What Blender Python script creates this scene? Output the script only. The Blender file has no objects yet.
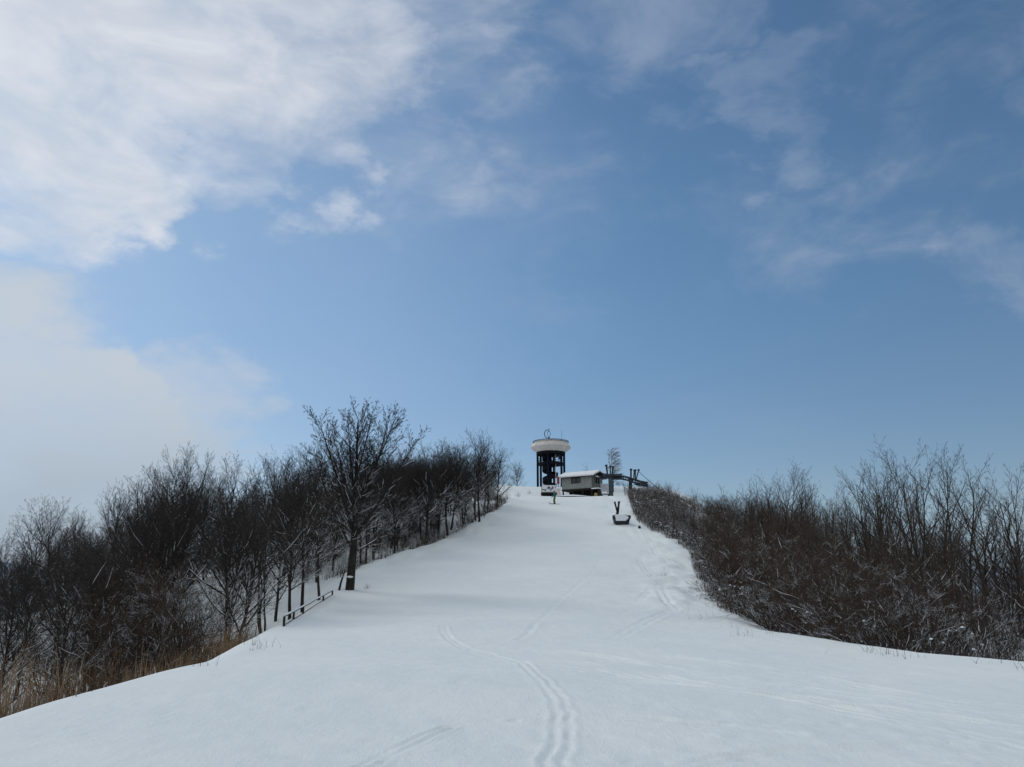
import bpy, math, random
import numpy as np
from mathutils import Vector, Matrix
R = math.radians
scene = bpy.context.scene
col = scene.collection
W, H = 1024, 767
F = 804.0
PITCH = R(14.4)
EYE = np.array([0.0, 0.0, 1.6])

# ------------------------------------------------------------------ helpers
def link(o, parent=None):
    col.objects.link(o)
    if parent is not None:
        o.parent = parent
    return o

def tag(o, label=None, cat=None, group=None, kind=None):
    if label: o['label'] = label
    if cat: o['category'] = cat
    if group: o['group'] = group
    if kind: o['kind'] = kind
    return o

def empty(name, loc=(0, 0, 0), rz=0.0, s=1.0):
    o = bpy.data.objects.new(name, None)
    o.location = loc
    o.rotation_euler = (0, 0, rz)
    o.scale = (s, s, s)
    o.empty_display_size = 0.3
    return link(o)

def quad_mesh(name, V, Q, smooth=False):
    V = np.asarray(V, dtype=np.float32).reshape(-1, 3)
    Q = np.asarray(Q, dtype=np.int32).reshape(-1, 4)
    me = bpy.data.meshes.new(name)
    me.vertices.add(len(V)); me.vertices.foreach_set('co', V.ravel())
    me.loops.add(Q.size); me.loops.foreach_set('vertex_index', Q.ravel())
    me.polygons.add(len(Q))
    me.polygons.foreach_set('loop_start', np.arange(0, Q.size, 4, dtype=np.int32))
    me.polygons.foreach_set('use_smooth', np.full(len(Q), smooth, dtype=bool))
    me.update(calc_edges=True)
    return me

def ray(px, py):
    u, v = (px - W / 2) / F, (H / 2 - py) / F
    return np.array([u, math.cos(PITCH) - v * math.sin(PITCH), math.sin(PITCH) + v * math.cos(PITCH)])

def at(px, py, Y):
    r = ray(px, py)
    return EYE + r * (Y / r[1])

def project(p):
    p = np.asarray(p, float) - EYE
    d = p[1] * math.cos(PITCH) + p[2] * math.sin(PITCH)
    v = p[2] * math.cos(PITCH) - p[1] * math.sin(PITCH)
    return W / 2 + F * p[0] / d, H / 2 - F * v / d

class MB:
    """collects polygons for one mesh"""
    def __init__(s): s.v, s.f = [], []
    def add(s, vs, fs):
        b = len(s.v); s.v += [tuple(v) for v in vs]; s.f += [tuple(i + b for i in f) for f in fs]
        return s
    def box(s, c, size, rz=0.0, rx=0.0, ry=0.0, taper=1.0):
        m = Matrix.Translation(c) @ Matrix.Rotation(rz, 4, 'Z') @ Matrix.Rotation(ry, 4, 'Y') @ Matrix.Rotation(rx, 4, 'X')
        x, y, z = size[0] / 2, size[1] / 2, size[2] / 2
        vs = []
        for k, zz in ((1.0, -z), (taper, z)):
            vs += [(-x * k, -y * k, zz), (x * k, -y * k, zz), (x * k, y * k, zz), (-x * k, y * k, zz)]
        return s.add([m @ Vector(v) for v in vs], [(0, 3, 2, 1), (4, 5, 6, 7), (0, 1, 5, 4), (1, 2, 6, 5), (2, 3, 7, 6), (3, 0, 4, 7)])
    def tube(s, pts, r, n=8, cap=True):
        pts = [Vector(p) for p in pts]
        if not hasattr(r, '__len__'): r = [r] * len(pts)
        ref = Vector((0, 0, 1))
        d = (pts[-1] - pts[0])
        if d.length and abs(d.normalized().z) > 0.9: ref = Vector((1, 0, 0))
        vs, fs = [], []
        for i, p in enumerate(pts):
            t = (pts[min(i + 1, len(pts) - 1)] - pts[max(i - 1, 0)]).normalized()
            a = t.cross(ref).normalized(); b = a.cross(t)
            for k in range(n):
                w = 2 * math.pi * k / n
                vs.append(p + (a * math.cos(w) + b * math.sin(w)) * r[i])
        for i in range(len(pts) - 1):
            for k in range(n):
                fs.append((i * n + k, i * n + (k + 1) % n, (i + 1) * n + (k + 1) % n, (i + 1) * n + k))
        if cap:
            fs.append(tuple(range(n))); fs.append(tuple((len(pts) - 1) * n + k for k in reversed(range(n))))
        return s.add(vs, fs)
    def lathe(s, prof, n=24, c=(0, 0, 0), rot=0.0):
        vs, fs = [], []
        for (r, z) in prof:
            for k in range(n):
                w = 2 * math.pi * k / n + rot
                vs.append((c[0] + r * math.cos(w), c[1] + r * math.sin(w), c[2] + z))
        m = len(prof)
        for i in range(m - 1):
            for k in range(n):
                fs.append((i * n + k, i * n + (k + 1) % n, (i + 1) * n + (k + 1) % n, (i + 1) * n + k))
        fs.append(tuple(reversed(range(n)))); fs.append(tuple((m - 1) * n + k for k in range(n)))
        return s.add(vs, fs)
    def prism(s, outline, h, m=None):
        n = len(outline)
        vs = [(x, y, -h / 2) for x, y in outline] + [(x, y, h / 2) for x, y in outline]
        if m is not None: vs = [m @ Vector(v) for v in vs]
        fs = [tuple(reversed(range(n))), tuple(range(n, 2 * n))] + [(i, (i + 1) % n, n + (i + 1) % n, n + i) for i in range(n)]
        return s.add(vs, fs)
    def build(s, name, mat, parent=None, smooth=False, bevel=0.0):
        me = bpy.data.meshes.new(name)
        me.from_pydata(s.v, [], s.f); me.update()
        import bmesh
        bm = bmesh.new(); bm.from_mesh(me); bmesh.ops.recalc_face_normals(bm, faces=bm.faces); bm.to_mesh(me); bm.free()
        me.materials.append(mat)
        if smooth: me.polygons.foreach_set('use_smooth', [True] * len(me.polygons))
        o = link(bpy.data.objects.new(name, me), parent)
        if bevel:
            b = o.modifiers.new('Bevel', 'BEVEL'); b.width = bevel; b.segments = 2; b.limit_method = 'ANGLE'
        return o

# ------------------------------------------------------------------ materials
class N:
    def __init__(s, nt): s.nt = nt
    def new(s, t, ins=None, **props):
        n = s.nt.nodes.new(t)
        for k, v in props.items(): setattr(n, k, v)
        for k, v in (ins or {}).items():
            sock = n.inputs[k]
            if isinstance(v, bpy.types.NodeSocket): s.nt.links.new(v, sock)
            else: sock.default_value = v
        return n
    def math(s, op, a, b=None, c=None, clamp=False):
        ins = {0: a}
        if b is not None: ins[1] = b
        if c is not None: ins[2] = c
        return s.new('ShaderNodeMath', ins, operation=op, use_clamp=clamp).outputs[0]
    def smooth(s, v, lo, hi, a=0.0, b=1.0):
        return s.new('ShaderNodeMapRange', {'Value': v, 'From Min': lo, 'From Max': hi, 'To Min': a, 'To Max': b}, interpolation_type='SMOOTHSTEP').outputs[0]
    def mix(s, f, a, b, blend='MIX'):
        n = s.new('ShaderNodeMix', data_type='RGBA', blend_type=blend)
        for i, v in ((0, f), (6, a), (7, b)):
            if isinstance(v, bpy.types.NodeSocket): s.nt.links.new(v, n.inputs[i])
            else: n.inputs[i].default_value = v if i == 0 or len(v) == 4 else (*v, 1)
        return n.outputs[2]
    def noise(s, vec, scale, detail=4, rough=0.5, dist=0.0):
        return s.new('ShaderNodeTexNoise', {'Vector': vec, 'Scale': scale, 'Detail': detail, 'Roughness': rough, 'Distortion': dist}).outputs[0]

def material(name):
    m = bpy.data.materials.new(name); m.use_nodes = True
    nt = m.node_tree
    for n in list(nt.nodes): nt.nodes.remove(n)
    k = N(nt)
    out = k.new('ShaderNodeOutputMaterial')
    bs = k.new('ShaderNodeBsdfPrincipled')
    nt.links.new(bs.outputs[0], out.inputs[0])
    return m, k, bs

def simple(name, c, rough=0.7, var=0.25, scale=6.0, metal=0.0, snow=0.0, bump=0.2, spec=0.3):
    m, k, bs = material(name)
    tc = k.new('ShaderNodeTexCoord').outputs['Object']
    n = k.noise(tc, scale, 5, 0.6)
    f = k.smooth(n, 0.3, 0.7)
    a = tuple(x * (1 - var) for x in c); b = tuple(min(1, x * (1 + var)) for x in c)
    colr = k.mix(f, a, b)
    if snow:
        g = k.new('ShaderNodeNewGeometry')
        z = k.new('ShaderNodeSeparateXYZ', {0: g.outputs['Normal']}).outputs[2]
        s1 = k.smooth(z, 0.5, 0.8)
        s2 = k.smooth(k.noise(tc, scale * 0.7, 3), 0.62 - snow * 0.4, 0.68 - snow * 0.4)
        colr = k.mix(k.math('MULTIPLY', s1, s2), colr, (0.8, 0.83, 0.87))
    k.nt.links.new(colr, bs.inputs['Base Color'])
    bs.inputs['Roughness'].default_value = rough
    bs.inputs['Metallic'].default_value = metal
    bs.inputs['Specular IOR Level'].default_value = spec
    bp = k.new('ShaderNodeBump', {'Height': n, 'Strength': bump, 'Distance': 0.02})
    k.nt.links.new(bp.outputs[0], bs.inputs['Normal'])
    return m

def bark(name, dark, lite, snow=0.5, top=6.5, thr=0.05):
    m, k, bs = material(name)
    tc = k.new('ShaderNodeTexCoord').outputs['Object']
    rnd = k.new('ShaderNodeObjectInfo').outputs['Random']
    n = k.noise(tc, 3.0, 5, 0.65)
    c = k.mix(k.smooth(n, 0.35, 0.65), dark, lite)
    c = k.mix(k.math('MULTIPLY', rnd, 0.5), c, tuple(x * 0.7 for x in dark))
    g = k.new('ShaderNodeNewGeometry')
    nz = k.new('ShaderNodeSeparateXYZ', {0: g.outputs['Normal']}).outputs[2]
    pz = k.new('ShaderNodeSeparateXYZ', {0: tc}).outputs[2]
    s1 = k.smooth(nz, thr, thr + 0.35)
    n2 = k.noise(tc, 1.1, 3, 0.6)
    s2 = k.smooth(n2, 0.72 - snow * 0.42, 0.80 - snow * 0.42)
    s3 = k.smooth(pz, top, top * 0.55)
    s = k.math('MULTIPLY', k.math('MULTIPLY', s1, s2), s3)
    c = k.mix(s, c, (0.72, 0.76, 0.80))
    k.nt.links.new(c, bs.inputs['Base Color'])
    bs.inputs['Roughness'].default_value = 0.9
    bs.inputs['Specular IOR Level'].default_value = 0.15
    return m

M = {}
M['bark'] = bark('bark', (0.024, 0.021, 0.020), (0.055, 0.048, 0.043), 0.50, 6.0, 0.15)
M['twig'] = bark('twig_bark', (0.032, 0.027, 0.025), (0.060, 0.050, 0.044), 0.60, 6.8, 0.0)
M['rbark'] = bark('grey_bark', (0.028, 0.025, 0.023), (0.070, 0.062, 0.056), 0.3, 3.5, 0.2)
M['rtwig'] = bark('brown_twig', (0.045, 0.036, 0.031), (0.090, 0.070, 0.058), 0.25, 3.5, 0.25)
M['shrub'] = bark('shrub_twig', (0.048, 0.034, 0.027), (0.105, 0.075, 0.058), 0.55, 9.0, 0.1)
M['snowy_twig'] = bark('snowy_twig', (0.035, 0.037, 0.042), (0.07, 0.072, 0.08), 0.62, 30.0, 0.0)
M['thick'] = bark('thicket_twig', (0.048, 0.036, 0.030), (0.105, 0.078, 0.062), 0.42, 7.0, 0.2)
M['metal_dark'] = simple('dark_steel', (0.008, 0.010, 0.014), 0.8, 0.3, 3, spec=0.1)
M['tower_navy'] = simple('navy_painted_steel', (0.004, 0.009, 0.024), 0.8, 0.3, 3, spec=0.1)
M['saucer'] = simple('weathered_white_cladding', (0.60, 0.56, 0.53), 0.7, 0.10, 1.2, bump=0.3)
M['lift_steel'] = simple('grey_green_steel', (0.055, 0.085, 0.095), 0.55, 0.25, 2, 0.2, snow=0.35)
M['lift_dark'] = simple('dark_lift_steel', (0.022, 0.032, 0.042), 0.6, 0.3, 3, 0.1, snow=0.35)
M['white_paint'] = simple('white_panel_paint', (0.66, 0.68, 0.72), 0.6, 0.08, 4)
M['glass'] = simple('dark_window_glass', (0.012, 0.016, 0.018), 0.12, 0.3, 2, spec=0.5)
M['frame'] = simple('dark_window_frame', (0.03, 0.03, 0.03), 0.6)
M['trim'] = simple('maroon_roof_edge', (0.06, 0.022, 0.022), 0.6)
M['wood_dark'] = simple('dark_timber', (0.022, 0.018, 0.016), 0.85, 0.4, 8)
M['rail_wood'] = simple('wet_fence_wood', (0.028, 0.025, 0.023), 0.85, 0.4, 8)
M['yellow'] = simple('yellow_paint', (0.30, 0.24, 0.10), 0.6, 0.3, 5)
M['red'] = simple('faded_red_paint', (0.22, 0.03, 0.05), 0.6, 0.3, 5)
M['blue'] = simple('blue_paint', (0.03, 0.09, 0.22), 0.6)
M['black'] = simple('black_plastic', (0.012, 0.014, 0.018), 0.5, 0.3, 5)
M['mark'] = simple('black_lettering', (0.012, 0.012, 0.014), 0.6, 0.1)
M['teal'] = simple('teal_fabric', (0.01, 0.13, 0.17), 0.85, 0.2, 20)
M['green'] = simple('yellow_green_fabric', (0.10, 0.17, 0.05), 0.85, 0.2, 20)
M['skin'] = simple('skin', (0.45, 0.27, 0.19), 0.6, 0.05, 20)
M['hair'] = simple('dark_hair', (0.02, 0.015, 0.012), 0.8, 0.2, 30)

def siding():
    m, k, bs = material('grey_green_board_siding')
    tc = k.new('ShaderNodeTexCoord').outputs['Object']
    n = k.noise(tc, 2.2, 6, 0.65)
    w = k.new('ShaderNodeTexWave', {'Vector': tc, 'Scale': 3.2, 'Distortion': 0.2}, bands_direction='X').outputs[1]
    c = k.mix(k.smooth(n, 0.3, 0.7), (0.22, 0.232, 0.222), (0.33, 0.345, 0.325))
    c = k.mix(k.smooth(w, 0.0, 0.16, 0.55, 0.0), c, (0.06, 0.07, 0.055))
    pz = k.new('ShaderNodeSeparateXYZ', {0: tc}).outputs[2]
    c = k.mix(k.smooth(pz, 0.9, 0.5, 0.0, 0.5), c, (0.05, 0.05, 0.045))
    k.nt.links.new(c, bs.inputs['Base Color']); bs.inputs['Roughness'].default_value = 0.85
    bp = k.new('ShaderNodeBump', {'Height': w, 'Strength': 0.5, 'Distance': 0.02})
    k.nt.links.new(bp.outputs[0], bs.inputs['Normal'])
    return m
M['siding'] = siding()

def snow_mat():
    m, k, bs = material('snow')
    tc = k.new('ShaderNodeNewGeometry').outputs['Position']
    n1 = k.noise(tc, 0.16, 5, 0.6); n2 = k.noise(tc, 3.0, 8, 0.7); n3 = k.noise(tc, 24.0, 5, 0.7)
    c = k.mix(k.smooth(n1, 0.35, 0.65), (0.78, 0.82, 0.87), (0.83, 0.86, 0.89))
    c = k.mix(k.smooth(n2, 0.3, 0.7, 0.0, 0.12), c, (0.68, 0.73, 0.80))
    k.nt.links.new(c, bs.inputs['Base Color'])
    bs.inputs['Roughness'].default_value = 0.75
    bs.inputs['Specular IOR Level'].default_value = 0.25
    h = k.math('ADD', k.math('MULTIPLY', n2, 1.0), k.math('MULTIPLY', n3, 0.25))
    bp = k.new('ShaderNodeBump', {'Height': h, 'Strength': 0.5, 'Distance': 0.05})
    k.nt.links.new(bp.outputs[0], bs.inputs['Normal'])
    return m
M['snow'] = snow_mat()

def ground_mat():
    """snow that passes into bluish hazy wooded snow country far away"""
    m, k, bs = material('snow_ground')
    pos = k.new('ShaderNodeNewGeometry').outputs['Position']
    st = k.new('ShaderNodeMapping', {'Vector': pos, 'Scale': (1.0, 0.35, 1.0), 'Rotation': (0, 0, 0.5)}).outputs[0]
    n1 = k.noise(pos, 0.14, 5, 0.6); n2 = k.noise(st, 2.6, 8, 0.72); n3 = k.noise(pos, 22.0, 5, 0.7)
    c = k.mix(k.smooth(n1, 0.35, 0.65), (0.775, 0.83, 0.85), (0.83, 0.875, 0.88))
    c = k.mix(k.smooth(n2, 0.3, 0.7, 0.0, 0.14), c, (0.66, 0.71, 0.78))
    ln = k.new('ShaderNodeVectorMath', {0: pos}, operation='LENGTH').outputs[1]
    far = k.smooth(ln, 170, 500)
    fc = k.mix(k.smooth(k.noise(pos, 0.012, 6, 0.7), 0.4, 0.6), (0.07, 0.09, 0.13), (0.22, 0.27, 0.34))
    c = k.mix(far, c, fc)  # aerial haze painted into the ground colour with distance
    k.nt.links.new(c, bs.inputs['Base Color'])
    bs.inputs['Roughness'].default_value = 0.75
    bs.inputs['Specular IOR Level'].default_value = 0.25
    h = k.math('ADD', n2, k.math('MULTIPLY', n3, 0.22))
    bp = k.new('ShaderNodeBump', {'Height': h, 'Strength': 0.6, 'Distance': 0.08})
    k.nt.links.new(bp.outputs[0], bs.inputs['Normal'])
    return m
M['ground'] = ground_mat()

def straw(name, a, b, snowy=0.0):
    m, k, bs = material(name)
    pos = k.new('ShaderNodeNewGeometry').outputs['Position']
    n = k.noise(pos, 2.5, 4, 0.7)
    n0 = k.noise(pos, 0.5, 2, 0.5)
    c = k.mix(k.smooth(n, 0.35, 0.65), a, b)
    c = k.mix(k.smooth(n0, 0.4, 0.65), c, tuple(0.45 * x for x in a))
    if snowy:
        c = k.mix(k.smooth(k.noise(pos, 5.0, 3, 0.6), 0.66 - 0.2 * snowy, 0.72 - 0.2 * snowy), c, (0.6, 0.64, 0.68))
    k.nt.links.new(c, bs.inputs['Base Color'])
    bs.inputs['Roughness'].default_value = 0.9
    bs.inputs['Specular IOR Level'].default_value = 0.1
    return m
M['straw'] = straw('dry_grass', (0.18, 0.115, 0.068), (0.33, 0.235, 0.15))
M['brush'] = straw('brush_stems', (0.055, 0.038, 0.030), (0.10, 0.07, 0.052), 0.55)

# ------------------------------------------------------------------ terrain
rng = np.random.default_rng(7)
_lat = {}
def vnoise(x, y, scale, seed):
    if seed not in _lat: _lat[seed] = np.random.default_rng(seed).random((256, 256))
    g = _lat[seed]
    u, v = np.asarray(x) / scale + 1000.37, np.asarray(y) / scale + 1000.71
    i, j = np.floor(u).astype(int), np.floor(v).astype(int)
    a, b = u - i, v - j
    a, b = a * a * (3 - 2 * a), b * b * (3 - 2 * b)
    i0, i1, j0, j1 = i % 256, (i + 1) % 256, j % 256, (j + 1) % 256
    return ((g[i0, j0] * (1 - a) + g[i1, j0] * a) * (1 - b) + (g[i0, j1] * (1 - a) + g[i1, j1] * a) * b) * 2 - 1
def sstep(t):
    t = np.clip(t, 0, 1); return t * t * (3 - 2 * t)

TY = np.arange(-60, 400, 0.25)
_pk = [(-60, -3.5), (-20, -.6), (0, 0), (10, -0.05), (25, 0.12), (37, 0.65), (49, 1.65), (60, 3.2), (75, 5.9), (88, 9.1), (100, 11.9), (106, 13.2), (110, 14.0), (116, 14.6), (122, 15.2), (128, 16.6), (133, 18.0), (138, 18.9), (146, 19.2), (160, 17), (200, 2), (260, -25), (400, -80)]
TP = np.interp(TY, [a for a, b in _pk], [b for a, b in _pk])
_ker = np.exp(-0.5 * (np.arange(-24, 25) * 0.25 / 1.8) ** 2); _ker /= _ker.sum()
TP = np.convolve(np.pad(TP, 24, mode='edge'), _ker, mode='valid')
def P(y): return np.interp(y, TY, TP)

def hitP(px, py):
    r = ray(px, py)
    for Y in np.arange(6, 150, 0.1):
        if EYE[2] + r[2] / r[1] * Y <= P(Y): return r[0] / r[1] * Y, Y
    return r[0] / r[1] * 150, 150
ledge = [hitP(*p) for p in ((0, 715), (60, 697), (135, 680), (205, 660), (250, 640), (283, 622), (310, 607), (336, 589), (352, 570), (400, 553), (440, 541), (470, 527), (500, 509), (512, 500))]
redge = [hitP(*p) for p in ((1023, 662), (950, 655), (870, 645), (800, 639), (740, 625), (712, 605), (694, 580), (687, 551), (671, 541), (650, 531), (634, 520), (628, 502))]
ledge.sort(key=lambda p: p[1]); redge.sort(key=lambda p: p[1])
def smooth_edge(e, near, far):
    e = [near] + e + far
    t = np.interp(TY, [b for a, b in e], [a for a, b in e])
    k = np.exp(-0.5 * (np.arange(-16, 17) * 0.25 / 1.2) ** 2); k /= k.sum()
    return np.convolve(np.pad(t, 16, mode='edge'), k, mode='valid')
TL = smooth_edge(ledge, (-5.2, 2), [(-6, 118), (-16, 128), (-20, 150)])
TR = smooth_edge(redge, (12.5, 10), [(16.2, 113), (19, 125), (22, 150)])
def EL(y): return np.interp(y, TY, TL)
def ER(y): return np.interp(y, TY, TR)
DLt = ([-60, 5, 25, 40, 47, 53, 60, 100, 118, 130], [2.5, 2.8, 3.0, 2.4, 1.2, .7, .6, .5, .2, 0])
DRt = ([-60, 10, 20, 30, 42, 60, 110], [1.2, 1.2, 1.6, 1.4, 0.6, 0.25, 0.2])

def groundlow(x, y):
    x = np.asarray(x, float); y = np.asarray(y, float)
    z = P(y)
    dl = EL(y) - x; dr = x - ER(y)
    wl = np.interp(y, [0, 30, 50, 60], [4.5, 4.5, 3.0, 2.5])
    z = z - np.interp(y, *DLt) * sstep((dl + 0.3) / wl)
    z = z - np.interp(y, *DRt) * sstep((dr + 0.2) / 4.0)
    # gentle dome of the run near its edges
    z = z - 0.05 * np.clip(2.0 - dl, 0, 2) * 0 
    # the ridge falls away on both flanks
    fl = np.clip(dl - np.interp(y, [20, 45, 60, 110, 130], [14, 14, 8, 5, 8]), 0, None); fr = np.clip(dr - np.interp(y, [20, 50, 100], [12, 9, 3]), 0, None)
    z = z - 0.50 * np.minimum(fl, 300) * sstep(fl / 18) - 0.50 * np.minimum(fr, 300) * sstep(fr / 14)
    # left shoulder of the hilltop
    z = z + 0.9 * np.exp(-(((x + 6) / 7.0) ** 2 + ((y - 128) / 9.0) ** 2))
    wood = sstep(dl / 5) + sstep(dr / 5)
    z = z + wood * (0.35 * vnoise(x, y, 6.5, 3) + 0.15 * vnoise(x, y, 2.1, 4))
    z = z + 0.09 * vnoise(x, y, 5.0, 5) * np.clip(y / 25, 0.3, 1) + 0.03 * vnoise(x + 0.4 * y, y, 1.9, 6) * np.clip(y / 20, 0.3, 1)
    far = sstep((np.hypot(x, y) - 300) / 900)
    z = z + far * 40 * (vnoise(x, y, 420, 8) + .5 * vnoise(x, y, 170, 9))
    return z
GTAB = None
def G(x, y): return float(groundlow(x, y))

def ground_hit(px, py, y0=6.0, y1=170.0):
    r = ray(px, py)
    ys = np.arange(y0, y1, 0.1)
    zz = groundlow(r[0] / r[1] * ys, ys)
    below = EYE[2] + r[2] / r[1] * ys <= zz
    i = int(np.argmax(below)) if below.any() else len(ys) - 1
    return np.array([r[0] / r[1] * ys[i], ys[i], zz[i]])

def axis(lo, hi, step, far, k=1.06):
    a = list(np.arange(lo, hi, step)); s = step
    v = hi
    while v < far: a.append(v); s = min(s * k, 260); v += s
    a.append(far)
    b = []; s = step; v = lo - step
    while v > -far: b.append(v); s = min(s * k, 260); v -= s
    b.append(-far)
    return np.array(b[::-1] + a)
XS = np.concatenate([axis(-12.5, 12.5, 0.08, 7000, 1.035)])
XS = np.concatenate([XS[XS < -3.0], np.arange(-3.0, 8.0, 0.04), XS[XS > 8.01]])
ya = list(np.arange(6, 20, 0.06)); s = 0.08; v = 20.0
while v < 7000: ya.append(v); s = s * 1.012 if v < 150 else s * 1.06; s = min(s, 260); v += s
ya.append(7000)
yb = []; v = 6 - 0.2; s = 0.2
while v > -7000: yb.append(v); s = min(s * 1.1, 300); v -= s
yb.append(-7000)
YS = np.array(yb[::-1] + ya)
GX, GY = np.meshgrid(XS, YS)
GZ = groundlow(GX, GY)

def track(pix, depth, width, pairsep=0.0, berm=0.35):
    pts = [ground_hit(*p)[:2] for p in pix]
    q = []
    for i in range(len(pts) - 1):          # smooth by Catmull-Rom
        p0, p1, p2, p3 = pts[max(i - 1, 0)], pts[i], pts[i + 1], pts[min(i + 2, len(pts) - 1)]
        for t in np.linspace(0, 1, 6, endpoint=False):
            q.append(0.5 * ((2 * p1) + (-p0 + p2) * t + (2 * p0 - 5 * p1 + 4 * p2 - p3) * t * t + (-p0 + 3 * p1 - 3 * p2 + p3) * t ** 3))
    q.append(pts[-1]); q = np.array(q)
    lo, hi = q.min(0) - 1, q.max(0) + 1
    iy = np.where((YS > lo[1]) & (YS < hi[1]))[0]; ix = np.where((XS > lo[0]) & (XS < hi[0]))[0]
    if not len(iy) or not len(ix): return
    sl = (slice(iy[0], iy[-1] + 1), slice(ix[0], ix[-1] + 1))
    X, Y = GX[sl], GY[sl]
    X = X + 0.035 * vnoise(X, Y, 0.5, 23); Y = Y + 0.05 * vnoise(X, Y, 0.6, 24)
    best = np.full(X.shape, 1e9); side = np.zeros(X.shape)
    for a, b in zip(q[:-1], q[1:]):
        d = b - a; L2 = max((d * d).sum(), 1e-6)
        t = np.clip(((X - a[0]) * d[0] + (Y - a[1]) * d[1]) / L2, 0, 1)
        ex, ey = X - a[0] - t * d[0], Y - a[1] - t * d[1]
        dd = np.hypot(ex, ey); m = dd < best
        best = np.where(m, dd, best)
    if pairsep: best = np.abs(best - pairsep / 2)
    w = np.clip(0.7 + 0.5 * vnoise(X, Y, 1.7, 21) + 0.45 * vnoise(X, Y, 0.4, 22), 0.12, 1.5)
    GZ[sl] += w * (-depth * np.exp(-(best / width) ** 2) + depth * berm * np.exp(-((best - 2.1 * width) / (0.9 * width)) ** 2))

track([(540, 800), (553, 767), (562, 735), (561, 708), (550, 690), (536, 675), (520, 662)], 0.022, 0.040, 0.17, 0.8)
track([(600, 672), (560, 666), (525, 664), (490, 655), (462, 647), (446, 636), (443, 626)], 0.022, 0.06, 0.16, 0.9)
track([(1060, 735), (900, 712), (740, 690), (640, 672), (540, 660)], 0.030, 0.06, 0.22, 0.9)
track([(1060, 722), (780, 685), (650, 665), (545, 650)], 0.025, 0.07, 0.25, 0.8)
track([(1060, 755), (820, 705), (700, 688), (600, 670)], 0.025, 0.05, 0.2, 0.8)
track([(1060, 712), (900, 694), (760, 668), (640, 655)], 0.020, 0.08, 0.25, 0.8)
track([(300, 800), (370, 765), (410, 745), (450, 728)], 0.020, 0.035, 0.16, 0.6)
track([(330, 775), (420, 755), (520, 744), (620, 735), (760, 722), (900, 716)], 0.016, 0.03, 0, 0.4)
track([(520, 722), (560, 718), (620, 718), (700, 724), (790, 735)], 0.018, 0.07, 0.2, .6)
track([(600, 795), (700, 765), (800, 752), (960, 745)], 0.018, 0.06, .2, .6)
track([(640, 600), (655, 580), (640, 560), (650, 545), (632, 535)], 0.03, 0.10, 0.3, .7)
track([(675, 610), (660, 590), (668, 570), (655, 550), (645, 530)], 0.03, 0.10, 0.3, .7)
track([(610, 640), (640, 625), (668, 612), (690, 606)], 0.03, 0.10, 0.3, .7)
track([(520, 640), (560, 600), (590, 575), (600, 560)], 0.02, 0.10, 0.0, .6)
# small dents, old prints and fallen crumbs in the near snow
for _ in range(420):
    cx_, cy_ = rng.uniform(-9, 10), rng.uniform(7, 26) 
    if not (EL(cy_) + .5 < cx_ < ER(cy_) - .5): continue
    a_ = rng.uniform(0.05, 0.16); h_ = rng.uniform(-0.02, 0.014)
    iy = slice(*np.searchsorted(YS, [cy_ - .5, cy_ + .5])); ix = slice(*np.searchsorted(XS, [cx_ - .5, cx_ + .5]))
    GZ[iy, ix] += h_ * np.exp(-((GX[iy, ix] - cx_) ** 2 + (GY[iy, ix] - cy_) ** 2) / a_ ** 2)
# churned snow: foreground right, and the bank on the right of the run
m1 = sstep((GX - EL(GY)) / 3) * sstep((ER(GY) - GX + 1) / 2)
GZ += m1 * 0.010 * (vnoise(GX, GY, 0.35, 31) + vnoise(GX, GY * 0.7 + GX, 0.8, 32))
m2 = np.exp(-((GX - 4.0) / 4.0) ** 2 - ((GY - 9.0) / 4.0) ** 2)
GZ += m2 * 0.016 * vnoise(GX, GY, 0.22, 33)
dR = ER(GY) - GX
m3 = np.exp(-((dR - 1.5) / 2.6) ** 2) * sstep((GY - 34) / 8) * sstep((116 - GY) / 8)
GZ += m3 * (0.20 * vnoise(GX, GY, 1.5, 34) + 0.10 * vnoise(GX, GY, 0.6, 35))
dL = GX - EL(GY)
m4 = np.exp(-((dL - 0.5) / 1.6) ** 2) * sstep((GY - 50) / 6) * sstep((118 - GY) / 8)
GZ += m4 * (0.22 * vnoise(GX, GY, 1.8, 36) + 0.08 * vnoise(GX, GY, 0.7, 37))
ny, nx = GX.shape
idx = np.arange(ny * nx).reshape(ny, nx)
Q = np.stack([idx[:-1, :-1], idx[:-1, 1:], idx[1:, 1:], idx[1:, :-1]], -1).reshape(-1, 4)
me = quad_mesh('snow_ground', np.stack([GX, GY, GZ], -1), Q, True); me.materials.append(M['ground'])
tag(link(bpy.data.objects.new('snow_ground', me)), kind='structure')

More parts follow.
